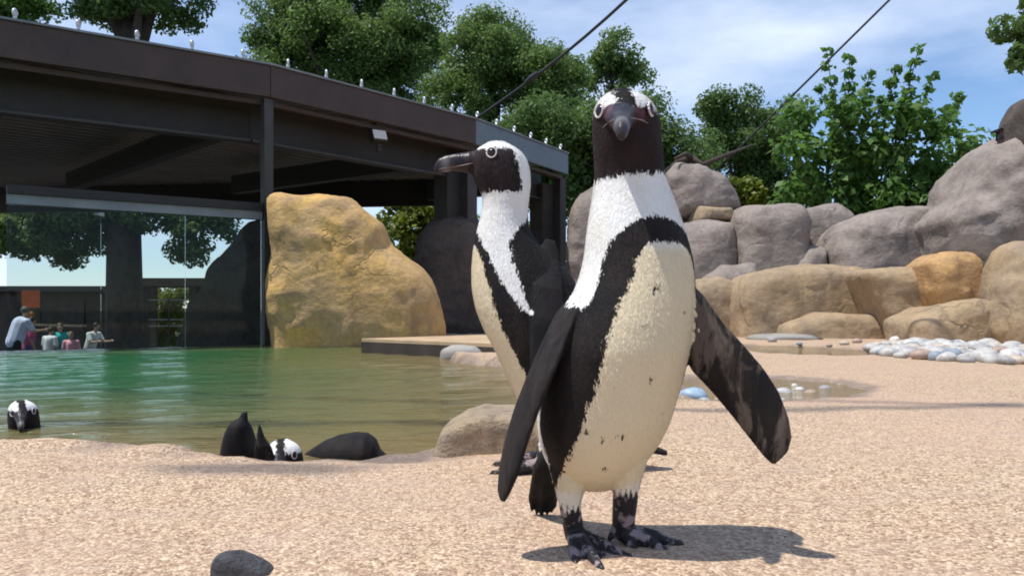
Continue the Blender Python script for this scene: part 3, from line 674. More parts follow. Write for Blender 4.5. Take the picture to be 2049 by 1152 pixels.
tree('shade_tree', 'big dark trunked tree seen through and above the shelter', (GX(250, D), D, ZG), W(262, 20, D), 0.46,
     [LB(330, 15, D, 85*u, 1.2, 50*u), LB(215, 10, D, 80*u, 1.2, 48*u), LB(90, 455, D, 190*u, 1.3, 62*u), LB(390, 460, D, 95*u, 1.0, 58*u), LB(250, 425, D, 270*u, 1.2, 45*u), LB(130, 490, D, 90*u, 1.0, 45*u), LB(240, -80, D, 220*u, 1.8, 60*u)], 52000, 0.065, M['leaf_b'], 240, (0.25, 0.5), limbs=26, shell=0.1)
D = 19; u = pxm(D)
tree('side_tree', 'green tree crown peeping over the left end of the shelter roof', (GX(-160, D), D, ZG), W(-90, 40, D), 0.22,
     [LB(45, 20, D, 75*u, 1.0, 40*u), LB(-40, 0, D, 90*u, 1.2, 60*u)], 11000, 0.055, M['leaf_c'], 70, (0.22, 0.42), shell=0.1)
D = 17.5; u = pxm(D)
tree('bush', 'sunlit yellow green bush under the far end of the shelter roof', (GX(810, D), D, ZG), W(810, 520, D), 0.06,
     [LB(800, 440, D, 75*u, 0.8, 60*u), LB(850, 420, D, 60*u, 0.8, 45*u), LB(790, 540, D, 110*u, 0.8, 70*u)], 6500, 0.07, M['leaf_y'], 55, (0.2, 0.36), cat='bush')
D = 14.5; u = pxm(D)
tree('bush', 'small yellow green bush growing behind the upright pinkish grey rock', (GX(1480, D), D, -0.5), W(1480, 420, D), 0.04,
     [LB(1480, 385, D, 42*u, 0.4, 40*u)], 1500, 0.06, M['leaf_y'], 18, (0.14, 0.25), cat='bush')
D = 26.5; u = pxm(D)
tree('bush', 'yellow green bush lit by sun in the gap behind the visitors', (GX(345, D), D, ZG), W(345, 650, D), 0.05,
     [LB(345, 612, D, 50*u, 0.6, 52*u), LB(340, 665, D, 60*u, 0.6, 30*u)], 9000, 0.05, M['leaf_y'], 60, (0.2, 0.36), cat='bush')
# low far greenery behind everything, hides the bare horizon
for k, (x, yt, Dd_, lab) in enumerate([(1010, 400, 34, 'far dark hedge clump beyond the rounded tree'), (1330, 380, 33, 'far dark hedge clump beyond the rear rock wall'), (1640, 400, 31, 'far hedge clump behind the leafy shrub'), (1900, 400, 30, 'far hedge clump beyond the tallest boulder'), (700, 430, 36, 'far hedge clump behind the golden boulder')]):
    u = pxm(Dd_)
    tree('hedge_tree', lab, (GX(x, Dd_), Dd_, ZG), W(x, 520, Dd_), 0.12, [LB(x, 520, Dd_, 170*u, 1.2, 110*u), LB(x+60, 600, Dd_, 200*u, 1.2, 60*u)], 6000, 0.13, M['leaf_b'], 50, (0.4, 0.7), 'far hedges', limbs=6)

# ------------------------------------------------------------------ visitors' side: kiosk, sign, railing, people
D = 25
kk = empty('kiosk', (GX(60, D), D, -1.30)); tag(kk, 'low dark flat roofed kiosk behind the visitors', 'kiosk')
def wallbox(name, x0, x1, y0, y1, D, th, mat, par): 
    a, b = W(x0, y0, D), W(x1, y1, D); MB().box(((a.x+b.x)/2, D+th/2, (a.z+b.z)/2), (b.x-a.x, th, abs(a.z-b.z))).build(name, M[mat], par)
wallbox('wall', -260, 232, 584, 750, 25, 2.2, 'wood_dark', kk); wallbox('roof', -280, 240, 572, 583, 24.7, 2.9, 'steel_dark', kk)
wallbox('doorway', 150, 168, 600, 690, 24.95, 0.04, 'steel_dark', kk); wallbox('downpipe', 213, 219, 575, 640, 24.9, 0.05, 'steel_grey', kk)
kp = empty('porch', (GX(330, 23), 23, -1.30)); tag(kp, 'dark open porch with flat roof framing the yellow green bush', 'porch')
wallbox('roof', 236, 470, 556, 572, 23, 2.0, 'wood_dark', kp); wallbox('post', 300, 312, 573, 740, 23.1, 0.12, 'wood_dark', kp); wallbox('post', 378, 392, 573, 740, 23.1, 0.12, 'wood_dark', kp)
wallbox('wall', 240, 300, 573, 740, 23.2, 0.15, 'wood_dark', kp); wallbox('wall', 392, 560, 573, 740, 23.2, 0.15, 'wood_dark', kp)
rl = empty('railing', (GX(330, 22.3), 22.3, -1.30)); tag(rl, 'grey metal railing before the yellow green bush', 'railing')
for y in (600, 639, 652): MB().beam(W(296, y, 22.3), W(380, y, 22.3), 0.03, 0.03).build('rail', M['steel_grey'], rl)
for x in (296, 338, 380): MB().beam(W(x, 598, 22.3), Vector((GX(x, 22.3), 22.3, -1.30)), 0.04, 0.04, (0, 1, 0)).build('post', M['steel_dark'], rl)
r2 = empty('barrier', (GX(110, 20), 20, -1.30)); tag(r2, 'low beige timber barrier rail behind the children', 'barrier')
MB().beam(W(62, 649, 20), W(172, 652, 20), 0.06, 0.05).build('rail', M['wood'], r2)
for x in (66, 118, 168): MB().beam(W(x, 652, 20), Vector((GX(x, 20), 20, -1.30)), 0.06, 0.06, (0, 1, 0)).build('post', M['wood_dark'], r2)
p = W(62, 600, 21); sg_ = empty('banner', (p.x, p.y, -1.30)); tag(sg_, 'orange red banner hanging on a pole behind the visitors', 'banner')
MB().box(W(62, 598, 21), (0.47, 0.02, 0.45)).build('banner_cloth', m_plain('orange_cloth', (0.75, 0.13, 0.03), 0.7, 0.15, 6), sg_)
MB().tube([(p.x+0.25, p.y, -1.3), (p.x+0.25, p.y, 0.75)], 0.02, 8).build('pole', M['steel_dark'], sg_)
MB().ball(W(62, 630, 20.9), (0.10, 0.08, 0.12), 8).build('lantern', m_plain('amber', (0.5, 0.16, 0.03), 0.5), sg_, True)

def remesh(mb, name, voxel, it=4, fac=0.5):
    m = mb.mesh(name); o = bpy.data.objects.new(name, m); COL.objects.link(o)
    r = o.modifiers.new('r', 'REMESH'); r.mode = 'VOXEL'; r.voxel_size = voxel; r.use_smooth_shade = True
    s = o.modifiers.new('s', 'SMOOTH'); s.factor = fac; s.iterations = it
    dg = bpy.context.evaluated_depsgraph_get(); me = bpy.data.meshes.new_from_object(o.evaluated_get(dg))
    bpy.data.objects.remove(o); bpy.data.meshes.remove(m); me.name = name
    me.polygons.foreach_set('use_smooth', [True]*len(me.polygons)); return me
SK = m_plain('skin', (0.48, 0.29, 0.21), 0.5, 0.1, 5)
def person(px, head_y, D, height, shirt, legs, hair, label, bend=0.0, face=0.0, arms='down', scale_w=1.0):
    x = GX(px, D); s = height/1.75; base = Vector((x, D, -1.30))
    root = empty('person', base); tag(root, label, 'person', 'visitors behind the glass'); fw = Vector((math.sin(face), -math.cos(face), 0)); lt = Vector((math.cos(face), math.sin(face), 0)); up = Vector((0, 0, 1))
    hip = base+up*0.92*s; ub = (up*math.cos(bend)+fw*math.sin(bend)); ch = hip+ub*0.42*s; nk = hip+ub*0.56*s; hd = nk+(ub*0.6+up*0.4)*0.17*s+fw*0.03
    sh_ = [ch+ub*0.08*s+lt*k*0.19*s*scale_w for k in (-1, 1)]
    el = []; ha = []
    for k, S in zip((-1, 1), sh_):
        if arms == 'fwd': e_ = S+fw*0.12*s-up*0.22*s+lt*k*0.04; h_ = e_+fw*0.24*s+up*0.02
        else: e_ = S-up*0.28*s+lt*k*0.06*s; h_ = e_-up*0.22*s+fw*0.08*s
        el.append(e_); ha.append(h_)
    b = MB(); b.ball(hd, (0.075*s, 0.085*s, 0.11*s), 10); b.ball(hd+fw*0.09*s, 0.018*s, 6); b.capsule(nk-up*0.04*s, hd-up*0.05*s, 0.052*s, 0.05*s)
    b.capsule(hip, ch, 0.13*s, 0.14*s)
    for k, S, E, Hh in zip((-1, 1), sh_, el, ha):
        b.capsule(ch+ub*0.06*s, S, 0.08*s, 0.05*s); b.capsule(S, E, 0.048*s, 0.038*s); b.capsule(E, Hh, 0.036*s, 0.025*s); b.ball(Hh+(Hh-E).normalized()*0.05*s, (0.03*s, 0.03*s, 0.05*s), 8)
        for q in range(5):
            d_ = (Hh-E).normalized(); b.capsule(Hh+d_*0.07*s+lt*(q-2)*0.013*s, Hh+d_*(0.13-0.008*abs(q-2))*s+lt*(q-2)*0.016*s, 0.008*s, 0.007*s, 6)
        hp = hip+lt*k*0.09*s; kn = hp-up*0.44*s+fw*0.02; an = base+lt*k*0.10*s+up*0.08*s
        b.capsule(hp, kn, 0.085*s, 0.06*s); b.capsule(kn, an, 0.056*s, 0.038*s); b.capsule(an-up*0.03*s, an-up*0.04*s+fw*0.14*s, 0.045*s, 0.035*s)
    link('body', remesh(b, 'body', 0.013, 3), SK, root)
    c = MB(); c.capsule(hip+ub*0.02*s, ch, 0.155*s*scale_w, 0.165*s*scale_w); c.capsule(ch+ub*0.05*s, nk-ub*0.03*s, 0.13*s, 0.07*s)
    for k, S, E in zip((-1, 1), sh_, el): c.capsule(ch+ub*0.06*s, S, 0.10*s, 0.075*s); c.capsule(S, S+(E-S)*0.75, 0.072*s, 0.065*s)
    link('shirt', remesh(c, 'shirt', 0.014, 3), m_plain('shirt_cloth', shirt, 0.8, 0.12, 9), root)
    c = MB(); c.capsule(hip+ub*0.05*s, hip-up*0.04*s, 0.145*s, 0.14*s)
    for k in (-1, 1):
        hp = hip+lt*k*0.09*s; kn = hp-up*0.44*s+fw*0.02; c.capsule(hp, kn, 0.105*s, 0.082*s); c.capsule(kn, kn-up*0.3*s, 0.078*s, 0.07*s)
    link('trousers', remesh(c, 'trousers', 0.014, 3), m_plain('trouser_cloth', legs, 0.8, 0.12, 9), root)
    c = MB(); c.ball(hd+up*0.028*s-fw*0.018*s, (0.086*s, 0.094*s, 0.098*s), 10); link('hair', c.mesh('hair', True), m_plain('hair', hair, 0.6, 0.2, 20), root)
person(28, 612, 18.0, 1.72, (0.62, 0.66, 0.82), (0.012, 0.012, 0.014), (0.10, 0.09, 0.08), 'person in pale blue white shirt and black trousers leaning forward', 0.35, 2.6, 'fwd', 1.15)
person(56, 640, 18.5, 1.45, (0.55, 0.10, 0.22), (0.10, 0.06, 0.2), (0.02, 0.015, 0.02), 'child in pink and purple clothes beside the pale blue shirt', 0.1, 2.2)
person(97, 655, 17.9, 1.24, (0.72, 0.72, 0.72), (0.05, 0.05, 0.06), (0.05, 0.03, 0.02), 'child in plain white shirt beside the teal shirt', 0.1, 2.9)
person(120, 655, 18.1, 1.32, (0.02, 0.42, 0.40), (0.02, 0.30, 0.30), (0.10, 0.06, 0.04), 'child in teal shirt looking through the glass', 0.05, 0.5)
person(143, 665, 17.8, 1.14, (0.80, 0.35, 0.40), (0.6, 0.25, 0.3), (0.20, 0.12, 0.05), 'small child in light pink shirt, shortest of the visitors', 0.05, 0.2)
person(178, 650, 18.2, 1.36, (0.68, 0.70, 0.66), (0.02, 0.025, 0.06), (0.015, 0.012, 0.012), 'child in off white top and navy trousers bending beside the dark trunk', 0.35, 1.3, 'fwd')

# ------------------------------------------------------------------ penguins
t = NT('penguin_plumage')
ob = t.coord((1, 1, 0.32)); fine = t.noise(t.coord((1, 1, 0.3)), 150, 3, 0.6); fine2 = t.noise(t.coord((1, 1, 0.4)), 420, 2)
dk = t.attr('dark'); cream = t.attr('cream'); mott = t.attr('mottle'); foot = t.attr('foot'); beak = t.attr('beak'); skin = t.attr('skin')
e = t.math('ADD', dk, t.math('MULTIPLY', t.math('SUBTRACT', fine, 0.5), 0.022)); e = t.math('ADD', e, t.math('MULTIPLY', t.math('SUBTRACT', fine2, 0.5), 0.006))
mask = t.math('MULTIPLY_ADD', e, 420, 0.5, clamp=True)
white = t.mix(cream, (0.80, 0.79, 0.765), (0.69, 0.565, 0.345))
white = t.mix(t.ramp(t.noise(ob, 40, 4), [(0.45, 0), (0.75, 0.35)]), white, (0.64, 0.56, 0.40))
blk = t.mix(t.ramp(t.noise(ob, 34, 4), [(0.42, 0), (0.7, 1)]), (0.007, 0.006, 0.0065), (0.022, 0.015, 0.013))
col = t.mix(mask, white, blk)
mm = t.ramp(t.noise(t.coord((1.25, 1, 0.38), rot=(0, R(27.6), 0)), 34, 6, 0.66, 0.5), [(0.50, 0), (0.60, 1)])
col = t.mix(t.math('MULTIPLY', mm, mott), col, (0.105, 0.080, 0.066))
fm = t.ramp(t.noise(t.coord(), 55, 4, 0.6, 0.4), [(0.52, 0), (0.60, 1)])
fcol = t.mix(fm, (0.020, 0.018, 0.020), (0.27, 0.21, 0.215))
col = t.mix(foot, col, fcol)
bcol = t.mix(t.ramp(t.noise(t.coord(), 70, 4), [(0.45, 0), (0.65, 0.5)]), (0.012, 0.012, 0.014), (0.06, 0.058, 0.06))
col = t.mix(t.math('MINIMUM', beak, 1.0), col, bcol)
col = t.mix(t.math('SUBTRACT', beak, 1.0, clamp=True), col, (0.16, 0.155, 0.15))
col = t.mix(skin, col, (0.085, 0.035, 0.04))
rough = t.math('SUBTRACT', 0.75, t.math('MULTIPLY', t.math('MAXIMUM', t.math('MINIMUM', beak, 1.0), t.math('MULTIPLY', foot, 0.5)), 0.48))
fb = t.noise(t.coord((1, 1, 0.28)), 230, 3, 0.6)
M['plum'] = t.setb(col, rough, t.bump(fb, 0.5, 0.0022), spec=0.22)
t.b.inputs['Sheen Weight'].default_value = 0.02
M['eye'] = m_plain('eye_dark', (0.010, 0.006, 0.005), 0.22, 0.1, 20, 0, 0)
M['eyering'] = m_plain('eye_ring', (0.66, 0.58, 0.58), 0.45, 0.1, 60)
M['claw'] = m_plain('claw', (0.018, 0.015, 0.015), 0.35, 0.2, 60)

def yz(y, D): return H-(y-HY)/F*D

def ring_stack(rows, Dref, nseg=72, nlev=220, k=3):
    """rows: (y, cx, Dc, yaw, a_lat, a_front, a_back) in photo px rows / metres -> dense smooth rings"""
    r = np.array(rows, float); y = np.linspace(r[0, 0], r[-1, 0], nlev)
    cols = [smooth_arr(np.interp(y, r[:, 0], r[:, i]), k) for i in range(1, 7)]
    return y, cols
def stack_mesh(y, cols, Dref, nseg=72):
    rings = []
    for i in range(len(y)):
        cx, Dc, yaw, al, af, ab = [c[i] for c in cols]; z = yz(y[i], Dref)
        X0 = (cx-CX)/F*Dref; f = Vector((math.sin(yaw), -math.cos(yaw), 0)); l = Vector((math.cos(yaw), math.sin(yaw), 0)); ring = []
        for j in range(nseg):
            q = 2*math.pi*j/nseg; c, s = math.cos(q), math.sin(q)
            ring.append(Vector((X0, Dc, z))+l*(al*s)+f*((af if c > 0 else ab)*c))
        rings.append(ring)
    return rings
class Penguin:
    def __init__(s): s.mb = MB(); s.kv = []; s.lab = []
    def piece(s, label, fn, *a):
        b = len(s.mb.v); fn(s.mb, *a); n = len(s.mb.v)-b; s.lab += [label]*n; return s
def blade(mb, st, th, nseg=20):
    """flat limb: stations of (edge A, edge B, thickness)"""
    rings = []
    for (a, b, h, nrm) in st:
        c = (a+b)/2; u = (a-b)/2; rings.append([c+u*math.cos(2*math.pi*j/nseg)+nrm*h*math.sin(2*math.pi*j/nseg) for j in range(nseg)])
    mb.loft(rings)
def interp_st(st, n):
    idx = np.linspace(0, len(st)-1, n); out = []
    for q in idx:
        i = min(int(q), len(st)-2); f = q-i; a, b = st[i], st[i+1]
        out.append(tuple(x+(y-x)*f for x, y in zip(a, b)))
    return out
def foot_piece(mb, heel, tips, hind=None):
    heel = Vector(heel)
    mids = []
    for tp in tips:
        tp = Vector(tp); md = heel+(tp-heel)*0.55+Vector((0, 0, 0.006)); mids.append(md)
        mb.capsule(heel, md, 0.0125, 0.0085); mb.capsule(md, tp+Vector((0, 0, 0.003)), 0.0085, 0.006)
    for a in range(len(tips)-1):
        A_, B_ = Vector(tips[a]), Vector(tips[a+1])
        lo = [heel, heel+(A_-heel)*0.86, heel*0.25+(A_+B_)*0.375, heel+(B_-heel)*0.86]
        top = [p+Vector((0, 0, 0.003)) for p in lo]; top[0] = heel+Vector((0, 0, 0.012)); bot = [Vector((p.x, p.y, 0.0015)) for p in lo]
        for T_ in top[1:]: T_.z = 0.0085
        mb.loft([bot, top])

def finish(pg, name, label, voxel, attrs_fn, it=4, group=None, xf=None, loc=None):
    lo = np.array(pg.mb.v); me = remesh(pg.mb, 'body', voxel, it)
    kd = kdtree.KDTree(len(lo))
    for i, p in enumerate(lo): kd.insert(p, i)
    kd.balance()
    n = len(me.vertices); co = np.empty(n*3, np.float32); me.vertices.foreach_get('co', co); co = co.reshape(-1, 3).astype(float)
    lab = np.array([pg.lab[kd.find(p)[1]] for p in co])
    at = attrs_fn(co, lab)
    for k, v in at.items():
        x = me.attributes.new(k, 'FLOAT', 'POINT'); x.data.foreach_set('value', np.asarray(v, np.float32))
    if xf is not None: me.transform(xf)
    root = empty(name, loc); tag(root, label, 'penguin', group)
    b = link('body', me, M['plum'], root); b['label'] = 'black and white feathered body'
    return root, me, co, lab

def head_dark(z, lat, fwd, az, hp):
    """signed distance (m): >0 dark feathers on the head.  hp: dict of heights"""
    mtop = hp['brow']+0.10*np.clip(-fwd-0.01, 0, 0.03)*0
    a = z-hp['throat']-hp.get('tilt', 0)*lat; b = mtop-z; c = fwd+hp['maskback']
    k = 0.012
    def smin(x, y): h_ = np.clip(0.5+0.5*(y-x)/k, 0, 1); return y*(1-h_)+x*h_-k*h_*(1-h_)
    maskd = smin(smin(a, b), c)
    w = np.where(fwd > 0, hp['crown'], hp['crown']+0.10*np.clip(-fwd-0.02, 0, 0.1))
    crown = np.minimum(w-np.abs(lat-hp.get('roll', 0)), z-hp['napelow'])
    return np.maximum(maskd, crown)

def body_attrs(y, cols, Dref, tabs, hp, spots=()):
    zs = yz(y, Dref); order = np.argsort(zs)
    def fn(co, lab):
        z = co[:, 2]; I = lambda c: np.interp(z, zs[order], c[order])
        cx, Dc, yaw = I((cols[0]-CX)/F*Dref), I(cols[1]), I(cols[2])
        dx, dy = co[:, 0]-cx, co[:, 1]-Dc
        fwd = dx*np.sin(yaw)-dy*np.cos(yaw); lat = dx*np.cos(yaw)+dy*np.sin(yaw)
        phi = np.degrees(np.arctan2(lat, fwd)); r = np.maximum(np.hypot(fwd, lat), 0.02); pa = np.abs(phi)
        T = lambda tb: np.interp(z, [yz(a, Dref) for a, b in tb][::-1], [b for a, b in tb][::-1])
        rd = np.pi/180*r
        s_in = (pa-T(tabs['in']))*rd; s_out = (T(tabs['out'])-pa)*rd; s_back = (pa-T(tabs['back']))*rd
        zb_in, zb_out = yz(tabs['in'][0][0], Dref), yz(tabs['out'][0][0], Dref)
        belly = np.minimum(-s_in, zb_in-z); outer = np.minimum(s_out, zb_out-z)
        torso = np.maximum(s_back, np.minimum(outer, -belly))
        hd = head_dark(z, lat, fwd, phi, hp)
        inhead = z > hp['join']
        dark = np.where(inhead, np.maximum(hd, np.where(z < hp['join']+0.02, s_back, -1)), np.maximum(torso, np.where(z > hp['throat']-0.02, hd, -1)))
        for (sz, sphi, sr) in spots:
            d = np.hypot(z-sz, (phi-sphi)*rd); dark = np.maximum(dark, sr-d)
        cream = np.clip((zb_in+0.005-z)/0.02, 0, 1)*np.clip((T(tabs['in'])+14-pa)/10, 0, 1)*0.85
        mott = np.zeros(len(z)); foot = np.zeros(len(z)); bk = np.zeros(len(z)); sk = np.zeros(len(z))
        fl = np.char.startswith(lab, 'flip'); dark[fl] = 0.02; mott[lab == 'flip_under'] = 1.0; mott[lab == 'flip_edge'] = 0.12; cream[fl] = 0
        dark[lab == 'tail'] = 0.02
        lf_ = (lab == 'leg') | (lab == 'foot'); dark[lf_] = -0.02; cream[lf_] = 0.5
        ank = np.where(co[:, 0] > hp.get('anksplit', -9), hp['ankle'], hp.get('ankle2', hp['ankle']))
        foot = np.where(lf_, np.clip((ank-z+0.006*np.sin(co[:, 0]*900))/0.004+0.5, 0, 1), 0.0)
        b = lab == 'beak'
        if b.any():
            bd = (co-np.array(hp['beak0'])) @ np.array(hp['beakdir']); f_ = bd/hp['beaklen']
            bk[b] = np.clip(f_[b]*10+1.2, 0, 1); g = np.exp(-((f_-0.72)/0.11)**2); bk[b] += g[b]
        sk = np.where((z > hp['throat']-0.01) & (fwd > -0.02) & (z < hp['brow']), 0.13, 0.0)*np.clip(dark/0.004, 0, 1)
        if 'skin' in hp:
            for sx, sy, sz_, sr in hp['skin']:
                d = np.linalg.norm((co-np.array([sx, sy, sz_]))*np.array([1, 0.6, 0.7]), axis=1); sk = np.maximum(sk, np.clip((sr-d)/0.004, 0, 1))
        return dict(dark=dark, cream=cream, mottle=mott, foot=foot, beak=bk, skin=sk)
    return fn

def plumage(me, lab, root, n, ln, wd, skip=(), seed=3):
    rg = np.random.default_rng(seed); nv = len(me.vertices); nf = len(me.polygons)
    co = np.empty(nv*3, np.float32); me.vertices.foreach_get('co', co); co = co.reshape(-1, 3).astype(float)
    no = np.empty(nv*3, np.float32); me.vertices.foreach_get('normal', no); no = no.reshape(-1, 3).astype(float)
    ok = np.isin(lab, ['torso', 'leg'])
    idx = np.nonzero(ok)[0]
    A_ = {k: np.empty(nv, np.float32) for k in ('dark', 'cream', 'foot', 'beak', 'skin')}
    for k in A_: me.attributes[k].data.foreach_get('value', A_[k])
    idx = idx[(A_['foot'][idx] < 0.1) & (A_['beak'][idx] < 0.1)]
    for sp_ in skip: idx = idx[np.linalg.norm(co[idx]-np.array(sp_[:3]), axis=1) > sp_[3]]
    idx = rg.choice(idx, n); P = co[idx]; jit = rg.normal(size=(n, 3))*0.0011; P = P+jit-no[idx]*(jit*no[idx]).sum(1)[:, None]; N = no[idx]
    d = np.tile(np.array([0, 0, -1.0]), (n, 1))+rg.normal(size=(n, 3))*0.16; d -= N*(d*N).sum(1)[:, None]
    l_ = np.linalg.norm(d, axis=1); d[l_ < 0.15] = np.cross(N[l_ < 0.15], [1, 0, 0]); d /= np.linalg.norm(d, axis=1)[:, None]
    w = np.cross(N, d); L_ = ln*rg.uniform(0.7, 1.3, n)[:, None]; W_ = wd*rg.uniform(0.8, 1.2, n)[:, None]
    base = P+N*0.00012; lift = rg.uniform(0.0000, 0.0005, n)[:, None]
    V = np.stack([base-d*L_*0.35, base-w*W_+d*L_*0.1, base+d*L_*0.65+N*lift, base+w*W_+d*L_*0.1], 1).reshape(-1, 3)
    m = bpy.data.meshes.new('plumage'); m.vertices.add(4*n); m.vertices.foreach_set('co', V.ravel().astype(np.float32))
    m.loops.add(4*n); m.loops.foreach_set('vertex_index', np.arange(4*n, dtype=np.int32)); m.polygons.add(n)
    m.polygons.foreach_set('loop_start', np.arange(0, 4*n, 4, dtype=np.int32)); m.update(calc_edges=True)
    for k in ('dark', 'cream', 'skin'):
        x = m.attributes.new(k, 'FLOAT', 'POINT'); x.data.foreach_set('value', np.repeat(A_[k][idx], 4))
    Nc = N+rg.normal(size=(n, 3))*0.07; Nc /= np.linalg.norm(Nc, axis=1)[:, None]
    m.polygons.foreach_set('use_smooth', [True]*n); m.normals_split_custom_set_from_vertices(np.repeat(Nc, 4, axis=0).tolist())
    o = link('plumage', m, M['plum'], root); o['kind'] = 'stuff'; return o

def eye(root, p, n, r, lookup=(0, 0, 1)):
    n = Vector(n).normalized(); p = Vector(p); u = n.cross(Vector(lookup)).normalized(); v = u.cross(n)
    Rm = Matrix((u, v, n)).transposed()
    e_ = MB().ball(p-n*r*0.10, (r*1.04, r*1.04, r*0.75), 12, Rm).build('eye', M['eye'], root, True)
    rg_ = MB().tube([p+(u*math.cos(q)+v*math.sin(q))*r*1.15+n*r*0.22 for q in np.linspace(0, 2*math.pi, 25)], r*0.17, 8).build('eye_ring', M['eyering'], e_, True); rg_.matrix_parent_inverse = Matrix.Identity(4)
    return e_
def claws(root, tips, dirs, ln=0.013, r=0.0042):
    for tp, dd in zip(tips, dirs):
        tp = Vector(tp); dd = Vector(dd); dd.z = 0; dd.normalize(); a_ = tp+Vector((0, 0, 0.006))-dd*0.003
        MB().tube([a_, a_+dd*ln*0.5+Vector((0, 0, 0.001)), a_+dd*ln+Vector((0, 0, -0.004))], [r, r*0.75, 0.0006], 7).build('claw', M['claw'], root, True)

# ---- front penguin
D0 = 1.08; pm = D0/F
sil = [(177, 1240, 1254), (179, 1224, 1270), (183, 1211, 1285), (189, 1203, 1296), (199, 1196, 1306), (215, 1191, 1315), (240, 1187, 1323), (270, 1188, 1326), (300, 1190, 1330), (335, 1193, 1332), (360, 1192, 1341), (400, 1186, 1360),
       (440, 1177, 1375), (480, 1170, 1388), (520, 1165, 1395), (560, 1154, 1399), (600, 1135, 1399), (650, 1112, 1396), (700, 1096, 1389), (750, 1085, 1378), (800, 1077, 1364), (850, 1074, 1350), (890, 1080, 1330), (925, 1092, 1305), (955, 1112, 1276), (972, 1135, 1252), (981, 1165, 1225)]
rows = []
for y_, l_, r_ in sil:
    hw = (r_-l_)/2*pm
    yaw = np.interp(y_, [330, 390, 480], [0, 14, 30]); kf = np.interp(y_, [180, 300, 345, 420, 520, 700, 900], [1.0, 0.95, 0.82, 0.80, 0.92, 0.86, 0.85]); kb = np.interp(y_, [180, 300, 345, 420, 520, 700, 900], [1.1, 1.1, 0.95, 0.85, 0.85, 0.85, 1.0])
    Dc = np.interp(y_, [180, 300, 360, 500, 700, 980], [1.09, 1.095, 1.10, 1.10, 1.085, 1.10])
    rows.append((y_, (l_+r_)/2, Dc, R(yaw), hw, hw*kf, hw*kb))
yF, cF = ring_stack(rows, D0)
pg = Penguin(); pg.piece('torso', lambda mb: mb.loft(stack_mesh(yF, cF, D0)))
# beak, looking at the camera
b0 = W(1243, 236, 1.045); bt = W(1245, 262, 0.972); bd = (bt-b0); bl = bd.length; bdn = bd.normalized(); bu = Vector((1, 0, 0)); bw = bu.cross(bdn).normalized()
if bw.z < 0: bw = -bw
bst = [(-0.3, .024, .022, 0), (0.0, .0205, .0185, 0), (.25, .015, .0165, -.001), (.5, .0115, .0145, -.001), (.75, .0095, .0125, -.0015), (.92, .0075, .0095, -.004), (1.0, .0045, .006, -.008)]
pg.piece('beak', lambda mb: mb.loft([[b0+bdn*bl*s+bu*(w_*math.cos(q))+bw*(h_*math.sin(q)*(1.0 if math.sin(q) > 0 else 0.8)+o_) for q in np.linspace(0, 2*math.pi, 24, endpoint=False)] for s, w_, h_, o_ in bst]))
# flippers
rf = [((1372, 555), (1360, 690), 1.085, .013), ((1408, 590), (1384, 742), 1.075, .013), ((1447, 645), (1425, 785), 1.07, .012), ((1491, 692), (1465, 833), 1.06, .011), ((1530, 738), (1495, 872), 1.055, .010), ((1560, 785), (1517, 900), 1.05, .009), ((1579, 835), (1533, 919), 1.045, .008), ((1585, 875), (1543, 927), 1.045, .007), ((1577, 903), (1550, 929), 1.045, .005)]
nR = Vector((-0.35, -0.9, -0.15)).normalized()
st = interp_st([(W(*a_, d_), W(*b_, d_+0.01), h_, nR) for a_, b_, d_, h_ in rf], 40)
pg.piece('flip_under', lambda mb: blade(mb, st, 0))
lf = [((1185, 590), (1150, 570), 1.075, .015, .020), ((1150, 625), (1118, 625), 1.06, .014, .030), ((1127, 690), (1084, 695), 1.045, .0135, .034), ((1100, 755), (1056, 760), 1.035, .013, .035), ((1074, 818), (1032, 822), 1.03, .0125, .034), ((1054, 878), (1013, 882), 1.025, .0115, .032), ((1037, 938), (1000, 942), 1.02, .010, .028), ((1020, 980), (996, 985), 1.02, .007, .018), ((1010, 1001), (1001, 1003), 1.02, .003, .008)]
st2 = interp_st([(W((a_[0]+b_[0])/2, (a_[1]+b_[1])/2, d_)+Vector((0.35, -0.93, 0))*dp, W((a_[0]+b_[0])/2, (a_[1]+b_[1])/2, d_)-Vector((0.35, -0.93, 0))*dp, abs(a_[0]-b_[0])/2*d_/F*0.8, Vector((0.93, 0.35, 0.15)).normalized()) for a_, b_, d_, h_, dp in lf], 44)
pg.piece('flip_edge', lambda mb: blade(mb, st2, 0))
# legs and feet
pg.piece('leg', lambda mb: mb.capsule(W(1140, 905, 1.085), W(1140, 1003, 1.075), 0.034, 0.0155))
pg.piece('leg', lambda mb: mb.capsule(W(1245, 900, 1.085), W(1252, 975, 1.085), 0.038, 0.0185))
heelL = W(1150, 1075, 1.085); heelL.z = 0.020; heelR = W(1246, 1066, 1.098); heelR.z = 0.022
pg.piece('foot', lambda mb: mb.capsule(W(1140, 1012, 1.075), heelL, 0.0145, 0.014))
pg.piece('foot', lambda mb: mb.capsule(W(1252, 985, 1.085), heelR, 0.0175, 0.015))
tL = [G(1152, 1134), G(1202, 1144), G(1256, 1121)]; tR = [G(1268, 1103), G(1325, 1105), G(1356, 1094)]
pg.piece('foot', lambda mb: foot_piece(mb, heelL, tL)); pg.piece('foot', lambda mb: foot_piece(mb, heelR, tR))
pg.piece('foot', lambda mb: mb.capsule(heelR+Vector((-0.004, 0.004, 0.01)), heelR+Vector((-0.018, -0.004, -0.010)), 0.008, 0.004))
